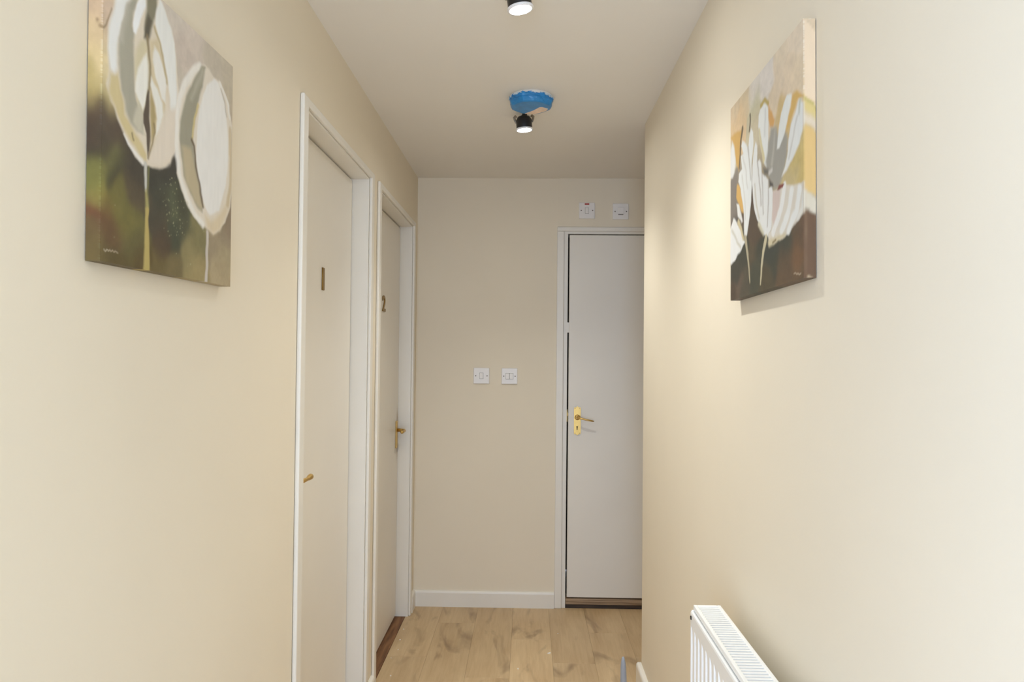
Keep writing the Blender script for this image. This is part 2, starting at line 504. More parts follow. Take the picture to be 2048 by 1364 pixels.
numeral(d2, '2', 3.374, 1.606, 0.074)
bm = bmesh.new(); add_box(bm, DFX, DFX + 0.006, 3.722, 3.762, 0.884, 1.024, 0.002)
hz = 0.976
lever_handle(d2, bm, [(DFX + 0.004, 3.742, hz), (DFX + 0.030, 3.742, hz), (DFX + 0.043, 3.736, hz), (DFX + 0.048, 3.720, hz), (DFX + 0.048, 3.690, hz), (DFX + 0.048, 3.655, hz), (DFX + 0.048, 3.632, hz + 0.001)],
             [0.009, 0.008, 0.0075, 0.007, 0.0065, 0.008, 0.007], (DFX, 3.742, 0.95), M['brass'])
box('threshold', d2, M['thr2'], XL - WT, FX0 - 0.002, J2A, J2B, -0.012, -0.001)
box('threshold', d1, M['thr2'], XL - WT, FX0 - 0.002, J1A, J1B, -0.012, -0.001)

# ---- end door
d3 = empty('door_3', ((EX0 + EX1) / 2, D, 0))
struct(d3, 'white flush end door with brass keyhole plate, partly behind the corner', 'door')
box('door_leaf', d3, M['door'], 0.2225, EX1 - 0.004, D + 0.002, D + 0.042, 0.0575, EZ - 0.0055, 0.002)
box('lining', d3, M['trim'], EX0 - LN, EX0, D - 0.001, D + WT, 0, EZ + LN)
box('lining', d3, M['trim'], EX1, EX1 + LN, D - 0.001, D + WT, 0, EZ + LN)
box('lining', d3, M['trim'], EX0, EX1, D - 0.001, D + WT, EZ, EZ + LN)
box('architrave', d3, M['trim'], 0.154, 0.193, D - 0.013, D - 0.0005, 0, 2.049, 0.004, 3)
box('architrave', d3, M['trim'], EX1 + 0.021, EX1 + 0.06, D - 0.013, D - 0.0005, 0, 2.049, 0.004, 3)
box('architrave', d3, M['trim'], 0.154, EX1 + 0.06, D - 0.013, D - 0.0005, 2.049, 2.073, 0.004, 3)
box('hinge', d3, M['trim'], EX0 - 0.001, 0.2235, D - 0.001, D + 0.012, 1.495, 1.551, 0.001)
box('latch_plate', d3, M['brass_dull'], EX0 - 0.0005, EX0 + 0.004, D + 0.001, D + 0.02, 1.010, 1.075)
box('latch_bolt', d3, M['brass_dull'], EX0 + 0.001, 0.2235, D + 0.006, D + 0.018, 1.040, 1.058)
thb = box('threshold', d3, M['thr'], EX0 + 0.001, EX1, D + 0.006, D + 0.10, 0.016, 0.050, 0.004)
box('threshold_gap_shade', d3, M['thr_gap_shade'], EX0 + 0.001, EX1, D + 0.012, D + 0.10, -0.012, 0.016)  # dark strip stands in for the shaded gap below the board
# shaped backplate: scalloped ends
bm = bmesh.new()
px, pz0, pz1, hw = 0.2722, 0.940, 1.090, 0.0185
prof = []
def scallop(z, s):
    return [(-hw, z - s * 0.010), (-hw * 0.92, z - s * 0.003), (-hw * 0.62, z), (-hw * 0.45, z - s * 0.004), (-hw * 0.2, z + s * 0.002), (0, z + s * 0.004),
            (hw * 0.2, z + s * 0.002), (hw * 0.45, z - s * 0.004), (hw * 0.62, z), (hw * 0.92, z - s * 0.003), (hw, z - s * 0.010)]
prof = scallop(pz1, 1) + scallop(pz0, -1)[::-1]
vs = [bm.verts.new((px + a, D + 0.002, z)) for a, z in prof]
f = bm.faces.new(vs)
r = bmesh.ops.extrude_face_region(bm, geom=[f])
for v in r['geom']:
    if isinstance(v, bmesh.types.BMVert): v.co.y = D - 0.003
bmesh.ops.recalc_face_normals(bm, faces=bm.faces)
rose = bmesh.new()
lathe(rose, [(0.015, 0.0), (0.015, 0.004), (0.012, 0.008), (0.009, 0.010)], 24, (px, D - 0.003, 1.034), Matrix.Rotation(math.radians(90), 3, 'X'), cap_last=True)
key = bmesh.new()
tube(key, [(px - 0.001, D - 0.0025, 0.982), (px - 0.001, D - 0.0036, 0.982)], 0.0042, 14)
add_box(key, px - 0.0035, px + 0.0015, D - 0.0036, D - 0.0025, 0.966, 0.981)
scr = bmesh.new()
for sx in (-0.0125, 0.0125):
    for sz in (0.9475, 1.0825):
        tube(scr, [(px + sx, D - 0.002, sz), (px + sx, D - 0.0042, sz)], 0.003, 10)
lever_handle(d3, bm, [(px, D - 0.010, 1.034), (px, D - 0.036, 1.034), (px + 0.006, D - 0.046, 1.0335), (px + 0.02, D - 0.050, 1.031), (px + 0.050, D - 0.050, 1.024), (px + 0.075, D - 0.049, 1.019), (px + 0.086, D - 0.047, 1.017)],
             [0.008, 0.006, 0.0055, 0.005, 0.0045, 0.0045, 0.003], (px, D, 1.0), M['brass'], [('rose', rose, M['brass']), ('keyhole', key, M['dark']), ('screw', scr, M['brass_dull'])])

# ================================================================== SPOTLIGHTS
def downlight(x, y, zl, tilt_deg, label, tiltx=0.0):
    """can fitting hanging from its ceiling hole; (x, y, zl) is the middle of the lit lens"""
    t = empty('spotlight', (x, y, H))
    tag(t, label, 'spotlight', 'ceiling spotlights')
    T = Matrix.Rotation(math.radians(tilt_deg), 3, 'Y') @ Matrix.Rotation(math.radians(tiltx), 3, 'X')
    c = (x, y, zl)
    bm = bmesh.new()
    lathe(bm, [(0.0305, 0.002), (0.0315, 0.010), (0.0315, 0.034), (0.029, 0.044), (0.024, 0.052), (0.012, 0.056)], 36, c, T, cap_last=True)
    finish(bm, 'can', t, M['can'], smooth=True)
    bm = bmesh.new()
    lathe(bm, [(0.0272, 0.0015), (0.0272, -0.0008), (0.030, -0.002), (0.0340, -0.0012), (0.0350, 0.002), (0.0340, 0.005), (0.030, 0.006)], 40, c, T)
    finish(bm, 'bezel', t, M['bezel'], smooth=True)
    bm = bmesh.new()
    lathe(bm, [(0.0272, 0.0), (0.018, -0.0012), (0.008, -0.0018), (0.001, -0.002)], 36, c, T, cap_last=True)
    finish(bm, 'lens', t, M['lens'])
    sd = bpy.data.lights.new('beam', 'SPOT')
    sd.energy = LAMP_WATTS; sd.color = LAMP_COLOR
    sd.spot_size = math.radians(LAMP_BEAM); sd.spot_blend = 1.0; sd.shadow_soft_size = 0.022
    so = bpy.data.objects.new('beam', sd); COL.objects.link(so); so.parent = t
    so.location = Vector(c) + T @ Vector((0, 0, -0.004)) - t.location
    so.rotation_euler = (Matrix(T)).to_euler()
    for s in (-1, 1):
        bm = bmesh.new()
        pts = [T @ Vector((s * 0.0305, 0, 0.030)), T @ Vector((s * 0.036, 0, 0.042)), T @ Vector((s * 0.0385, 0, 0.052)), T @ Vector((s * 0.034, 0, 0.057)), T @ Vector((s * 0.030, 0, 0.050))]
        tube(bm, [Vector(c) + p for p in pts], 0.0022, 8, flat=2.2)
        finish(bm, 'spring_clip', t, M['steel'])
    bm = bmesh.new()
    tube(bm, [Vector(c) + T @ Vector((0, 0, 0.054)), Vector((x, y, zl + 0.062)), Vector((x, y, H - 0.0005))], 0.010, 12)
    finish(bm, 'cable', t, M['can'])
    return t
downlight(-0.0278, 1.866, 2.270, -9, 'larger black can spotlight at the top edge of the photo, nearest one in view', 3)
downlight(-0.0223, 2.880, 2.270, -4, 'black can spotlight just beyond the blue wrapped smoke detector', 2)

# ================================================================== SMOKE DETECTOR
dc = (0.003, 2.700)
t = empty('smoke_detector', (dc[0], dc[1], H))
tag(t, 'round white smoke detector wrapped in blue film on the ceiling', 'smoke detector')
bm = bmesh.new()
lathe(bm, [(0.030, -0.0005), (0.079, -0.0005), (0.080, -0.004), (0.079, -0.011), (0.070, -0.014)], 48, (dc[0], dc[1], H), cap_last=True)
finish(bm, 'base', t, M['det'], smooth=False)
rn = random.Random(3)
jit = [[rn.uniform(-1, 1) for _ in range(48)] for _ in range(12)]
def wob(j, w, r, z):
    k = int(round(w / (2 * math.pi) * 48)) % 48
    octo = 1.0 / max(abs(math.cos(((w + math.pi / 8) % (math.pi / 4)) - math.pi / 8)), 0.9)
    a = [0.0035, 0.003, 0.002, 0.0012, 0.0012, 0.001, 0.0006, 0, 0][j]
    blend = 0.5 if j > 2 else 0.0
    rr = r * ((1 - blend) + blend * octo * 0.97)
    return rr + a * jit[j][k], z + (0.0032 * jit[j + 2][k] if j == 0 else 0.0012 * jit[j + 1][k] if j in (1, 2) else 0)
bm = bmesh.new()
lathe(bm, [(0.0805, -0.008), (0.0815, -0.014), (0.0790, -0.020), (0.0800, -0.026), (0.0785, -0.033), (0.0745, -0.040), (0.0690, -0.0425), (0.040, -0.0432), (0.010, -0.0434)], 48, (dc[0], dc[1], H), cap_last=True, wob=wob)
fm = finish(bm, 'film', t, M['film'], smooth=False)
# torn pale top edge of the film
bm = bmesh.new()
for k in range(48):
    if rn.random() < 0.72:
        w = 2 * math.pi * k / 48; w2 = 2 * math.pi * (k + rn.uniform(0.5, 1.2)) / 48
        z0, z1 = -0.006 - rn.uniform(0, 0.003), -0.010 - rn.uniform(0, 0.007)
        ra, rb = 0.0825 + rn.uniform(0, 0.002), 0.0830 + rn.uniform(0, 0.002)
        q = [bm.verts.new((dc[0] + math.cos(a) * r_, dc[1] + math.sin(a) * r_, H + z)) for a, r_, z in ((w, ra, z0), (w2, ra, z0 - 0.001), (w2, rb, z1), (w, rb, z1 + 0.001))]
        fc = bm.faces.new(q)
        ex = bmesh.ops.extrude_face_region(bm, geom=[fc])
        for v in ex['geom']:
            if isinstance(v, bmesh.types.BMVert):
                v.co.x += (dc[0] - v.co.x) * 0.025; v.co.y += (dc[1] - v.co.y) * 0.025
tb = finish(bm, 'torn_edge', t, M['film_white'])
tb['label'] = 'pale torn edge of the blue film'; tb['kind'] = 'stuff'
# bare patch where the film is torn away
bm = bmesh.new()
pp = [(-0.020, 2.762), (0.012, 2.725), (0.034, 2.690), (0.044, 2.688), (0.066, 2.708), (0.060, 2.730), (0.036, 2.752), (0.008, 2.768)]
vs = [bm.verts.new((a, b, H - 0.0428)) for a, b in pp]
f = bm.faces.new(vs)
ex = bmesh.ops.extrude_face_region(bm, geom=[f])
for v in ex['geom']:
    if isinstance(v, bmesh.types.BMVert): v.co.z -= 0.0016
pc = finish(bm, 'bare_patch', t, M['peach'])
pc['label'] = 'peach bare patch in the blue film'

# ================================================================== SWITCHES
def switch(x, z, label, rockers=1, neon=False, fuse=False):
    y = D - (0.006 if z > 2 else 0.0)
    t = empty('wall_switch', (x, y, z - 0.043))
    tag(t, label, 'switch', 'white switch plates on the end wall')
    h = 0.0435
    box('plate', t, M['plastic'], x - h, x + h, y - 0.009, y - 0.0004, z - h, z + h, 0.003, 3)
    for s in (-1, 1):
        bm = bmesh.new(); tube(bm, [(x + s * 0.031, y - 0.0085, z), (x + s * 0.031, y - 0.0096, z)], 0.0036, 12)
        sc_ = finish(bm, 'screw', t, M['plastic_grey'])
    w = 0.0095
    tot = rockers * w * 2 + (rockers - 1) * 0.002
    if not fuse:
        box('rocker_surround', t, M['plastic_grey'], x - tot / 2 - 0.001, x + tot / 2 + 0.001, y - 0.0096, y - 0.0085, z - 0.0165, z + 0.0165)
        for i in range(rockers):
            cx = x - tot / 2 + w + i * (2 * w + 0.002)
            bm = bmesh.new(); add_box(bm, cx - w, cx + w, y - 0.0145, y - 0.009, z - 0.0155, z + 0.0155, 0.0015)
            for v in bm.verts:
                if v.co.y < y - 0.011: v.co.y += 0.0035 * (v.co.z - z + 0.0155) / 0.031
            finish(bm, 'rocker', t, M['plastic'])
    else:
        box('fuse_carrier', t, M['plastic'], x - 0.017, x + 0.017, y - 0.0125, y - 0.0085, z - 0.014, z + 0.022, 0.002)
        box('carrier_slot', t, M['plastic_grey'], x - 0.014, x + 0.014, y - 0.0100, y - 0.0085, z - 0.0195, z - 0.0155)
    if neon:
        box('neon_lamp', t, M['red'], x - 0.0125, x + 0.0125, y - 0.0115, y - 0.0085, z + 0.031, z + 0.039, 0.0015)
    return t
switch(-0.2532, 1.2545, 'left one of the two switch plates at chest height on the end wall')
switch(-0.0999, 1.2540, 'right one of the two switch plates at chest height on the end wall', 2)
switch(0.3145, 2.1620, 'white switch plate with a red neon strip above the end door', neon=True)
switch(0.4985, 2.1580, 'plain white plate beside the corner above the end door', fuse=True)

# ================================================================== RADIATOR
ry0, ry1, rz0, rz1 = 0.46, 1.664, 0.21, 0.811
rad = empty('radiator', (0.41, (ry0 + ry1) / 2, rz0))
tag(rad, 'white double panel radiator with slotted top on the right wall', 'radiator')
def fluted(name, xf, sgn):
    """pressed steel panel; xf the outer face, sgn -1 faces the hall"""
    bm = bmesh.new()
    pitch, amp = 0.0334, 0.0065
    cols = []
    y = ry0 + 0.012
    while y < ry1 - 0.010:
        for a, dpt in ((0.0, 0.0), (0.30, 0.0), (0.42, 1.0), (0.88, 1.0)):
            cols.append((y + a * pitch, dpt))
        y += pitch
    zs = [(rz0, 0), (rz0 + 0.02, 0), (rz0 + 0.05, 1), (rz1 - 0.075, 1), (rz1 - 0.045, 0), (rz1 - 0.018, 0)]
    grid = []
    for z, e in zs:
        grid.append([bm.verts.new((xf - sgn * amp * e * (1 - dpt), min(yy, ry1 - 0.003), z)) for yy, dpt in cols])
    for i in range(len(zs) - 1):
        for j in range(len(cols) - 1):
            bm.faces.new((grid[i][j], grid[i][j + 1], grid[i + 1][j + 1], grid[i + 1][j]))
    # rolled top edge
    top = grid[-1]
    prev = top
    for dx, dz in ((0.001, 0.004), (0.004, 0.006), (0.008, 0.004), (0.010, -0.01)):
        cur = [bm.verts.new((v.co.x - sgn * dx, v.co.y, zs[-1][0] + dz)) for v in top]
        for j in range(len(top) - 1):
            bm.faces.new((prev[j], prev[j + 1], cur[j + 1], cur[j]))
        prev = cur
    return finish(bm, name, rad, M['rad'])
fluted('front_panel', 0.3735, -1)
fluted('rear_panel', 0.446, 1)
box('convector', rad, M['rad_in'], 0.388, 0.431, ry0 + 0.02, ry1 - 0.02, rz0 + 0.03, rz1 - 0.030)
# top cover: outer frame and one slat for every louvre
gx0, gx1 = 0.3805, 0.4415
boxes('top_frame', rad, M['rad'], [(gx0, gx0 + 0.008, ry0, ry1, rz1 - 0.012, rz1), (gx1 - 0.008, gx1, ry0, ry1, rz1 - 0.012, rz1),
      (gx0 + 0.008, gx1 - 0.008, ry1 - 0.012, ry1, rz1 - 0.012, rz1), (gx0 + 0.008, gx1 - 0.008, ry0, ry0 + 0.012, rz1 - 0.012, rz1)], bevel=0.0015)
for yy0, yy1 in ((ry1 - 0.003, ry1), (ry0, ry0 + 0.003)):
    box('side_panel', rad, M['rad'], 0.3765, 0.443, yy0, yy1, rz0 + 0.01, rz1 - 0.012)
sm = None
y = ry1 - 0.018
while y > ry0 + 0.016:
    if sm is None:
        bm = bmesh.new(); add_box(bm, gx0 + 0.0075, gx1 - 0.0075, -0.0036, 0.0036, -0.004, 0)
        for v in bm.verts:
            v.co.x -= 0.411
        sm = bpy.data.meshes.new('grille_slat'); bmesh.ops.recalc_face_normals(bm, faces=bm.faces); bm.to_mesh(sm); bm.free(); sm.materials.append(M['rad'])
    o = bpy.data.objects.new('grille_slat', sm); COL.objects.link(o); o.parent = rad
    o.location = Vector((0.411, y, rz1 - 0.0012)) - rad.location
    y -= 0.0122
bm = bmesh.new(); tube(bm, [(0.380, ry1 - 0.010, rz1 - 0.026), (0.372, ry1 - 0.010, rz1 - 0.026)], 0.0045, 12)
bv = finish(bm, 'bleed_valve', rad, M['dark']); bv['label'] = 'dark round air vent plug'
for yy in (ry0 + 0.18, ry1 - 0.18):
    box('wall_bracket', rad, M['rad_in'], 0.4465, XR + 0.001, yy - 0.02, yy + 0.02, rz0 + 0.1, rz1 - 0.1)

# ================================================================== GREY TUBE on the floor
bm = bmesh.new()
gx, gy = 0.3755, 2.800
tube(bm, [(gx + 0.002, gy, 0.0), (gx + 0.002, gy, 0.004), (gx + 0.002, gy, 0.03), (gx + 0.001, gy, 0.12), (gx, gy, 0.175), (gx - 0.0005, gy, 0.200), (gx - 0.001, gy, 0.214), (gx - 0.001, gy, 0.2215), (gx - 0.001, gy, 0.2235)],
     [0.0135, 0.0150, 0.0150, 0.0128, 0.0112, 0.0092, 0.0066, 0.0040, 0.0012], 20)
gt = finish(bm, 'plastic_tube', None, M['grey'], smooth=True)
tag(gt, 'grey tapered plastic tube standing on the floor beside the right skirting', 'tube')

# ================================================================== PLASTER CRUMBS
chip_spots = [(0.110, 3.363, 0.024, 0.008, 0.6, 'long white plaster scrap lying in the middle of the floor'),
              (-0.572, 3.100, 0.009, 0.007, 2.0, 'white plaster crumb at the brown door threshold, nearest to the viewer'),
              (-0.604, 3.280, 0.007, 0.005, 1.9, 'white plaster crumb at the brown door threshold, second from the viewer'),
              (-0.588, 3.370, 0.008, 0.006, 1.2, 'white plaster crumb at the brown door threshold, third from the viewer'),
              (-0.600, 3.486, 0.010, 0.007, 0.3, 'white plaster crumb at the brown door threshold, fourth from the viewer'),
              (-0.606, 3.620, 0.009, 0.006, 0.9, 'white plaster crumb at the brown door threshold, farthest from the viewer'),
              (-0.031, 3.192, 0.010, 0.007, 2.4, 'small white plaster crumb alone near the front of the floor'),
              (0.160, 3.600, 0.007, 0.005, 0.2, 'tiny white plaster crumb nearest to the end door')]
for cx, cy, a, b, rot, lab in chip_spots:
    bm = bmesh.new()
    n = 8
    lo_, hi_ = [], []
    for k in range(n):
        w = 2 * math.pi * k / n
        rr = 0.75 + 0.35 * rn.random()
        px_, py_ = math.cos(w) * a / 2 * rr, math.sin(w) * b / 2 * rr
        qx, qy = px_ * math.cos(rot) - py_ * math.sin(rot), px_ * math.sin(rot) + py_ * math.cos(rot)
        lo_.append(bm.verts.new((cx + qx, cy + qy, 0.0002))); hi_.append(bm.verts.new((cx + qx * 0.7, cy + qy * 0.7, b * 0.45 * (0.7 + 0.6 * rn.random()))))
    for k in range(n):
        bm.faces.new((lo_[k], lo_[(k + 1) % n], hi_[(k + 1) % n], hi_[k]))
    bm.faces.new(hi_); bm.faces.new(lo_[::-1])
    o = finish(bm, 'plaster_crumb', None, M['chip'])
    tag(o, lab, 'crumb', 'plaster crumbs on the floor')

# ================================================================== PAINTINGS
# paint strokes: ('p', outline, colour, softness) filled shape, ('s', line, (width, width), colour, softness) brush line; positions 0..1 across and up the canvas
LBG = [
 ((-0.04,0.798),(200,178,155)),
 ((-0.002,0.801),(205,182,160)),
 ((-0.033,0.734),(212,192,160)),
 ((-0.018,0.664),(215,197,155)),
 ((-0.004,0.609),(222,205,170)),
 ((-0.041,0.557),(185,170,120)),
 ((0.003,0.581),(185,170,118)),
 ((-0.046,0.484),(82,68,58)),
 ((-0.002,0.525),(78,65,55)),
 ((-0.013,0.438),(85,75,62)),
 ((-0.012,0.37),(65,58,50)),
 ((0.073,0.425),(85,72,60)),
 ((0.124,0.368),(70,62,52)),
 ((-0.042,0.305),(120,120,70)),
 ((0.055,0.341),(115,112,72)),
 ((0.483,0.987),(200,190,178)),
 ((0.583,0.96),(202,190,178)),
 ((0.535,0.868),(195,182,170)),
 ((0.657,0.928),(196,184,172)),
 ((0.78,0.978),(186,176,160)),
 ((0.928,0.968),(186,176,158)),
 ((0.983,0.885),(185,175,155)),
 ((0.508,0.778),(190,180,165)),
 ((0.042,0.923),(202,182,160)),
 ((0.343,1.1),(200,188,172)),
 ((0.499,0.737),(190,180,165)),
 ((0.26,1.091),(202,186,168)),
 ((0.986,0.776),(180,168,148)),
 ((-0.013,0.267),(140,135,70)),
 ((-0.043,0.224),(135,125,75)),
 ((0.069,0.325),(95,92,58)),
 ((0.076,0.288),(60,58,48)),
 ((0.0,0.215),(125,115,62)),
 ((-0.053,0.149),(112,75,55)),
 ((0.027,0.164),(106,78,52)),
 ((0.085,0.191),(115,108,58)),
 ((0.134,0.169),(108,102,58)),
 ((0.189,0.275),(85,75,58)),
 ((0.173,0.331),(65,60,52)),
 ((-0.058,0.076),(108,90,62)),
 ((0.054,0.112),(100,78,55)),
 ((-0.038,0.014),(110,97,62)),
 ((0.043,0.016),(90,78,48)),
 ((0.158,0.07),(98,92,58)),
 ((0.195,0.015),(88,74,45)),
 ((0.344,0.352),(60,58,50)),
 ((0.362,0.291),(64,65,54)),
 ((0.476,0.302),(84,87,66)),
 ((0.45,0.244),(85,88,66)),
 ((0.347,0.203),(70,66,55)),
 ((0.366,0.12),(80,66,52)),
 ((0.489,0.138),(66,70,56)),
 ((0.573,0.211),(78,78,60)),
 ((0.522,0.303),(62,62,50)),
 ((0.352,0.033),(105,92,58)),
 ((0.482,0.048),(112,100,68)),
 ((0.626,0.088),(135,125,88)),
 ((0.676,0.166),(125,118,82)),
 ((0.68,0.032),(150,135,95)),
 ((0.843,0.165),(150,136,112)),
 ((0.95,0.232),(146,132,110)),
 ((0.928,0.125),(160,147,118)),
 ((0.907,0.029),(165,150,120)),
 ((0.986,0.317),(138,122,102)),
 ((0.445,0.442),(58,54,48)),
 ((0.455,0.4),(60,58,50)),
]
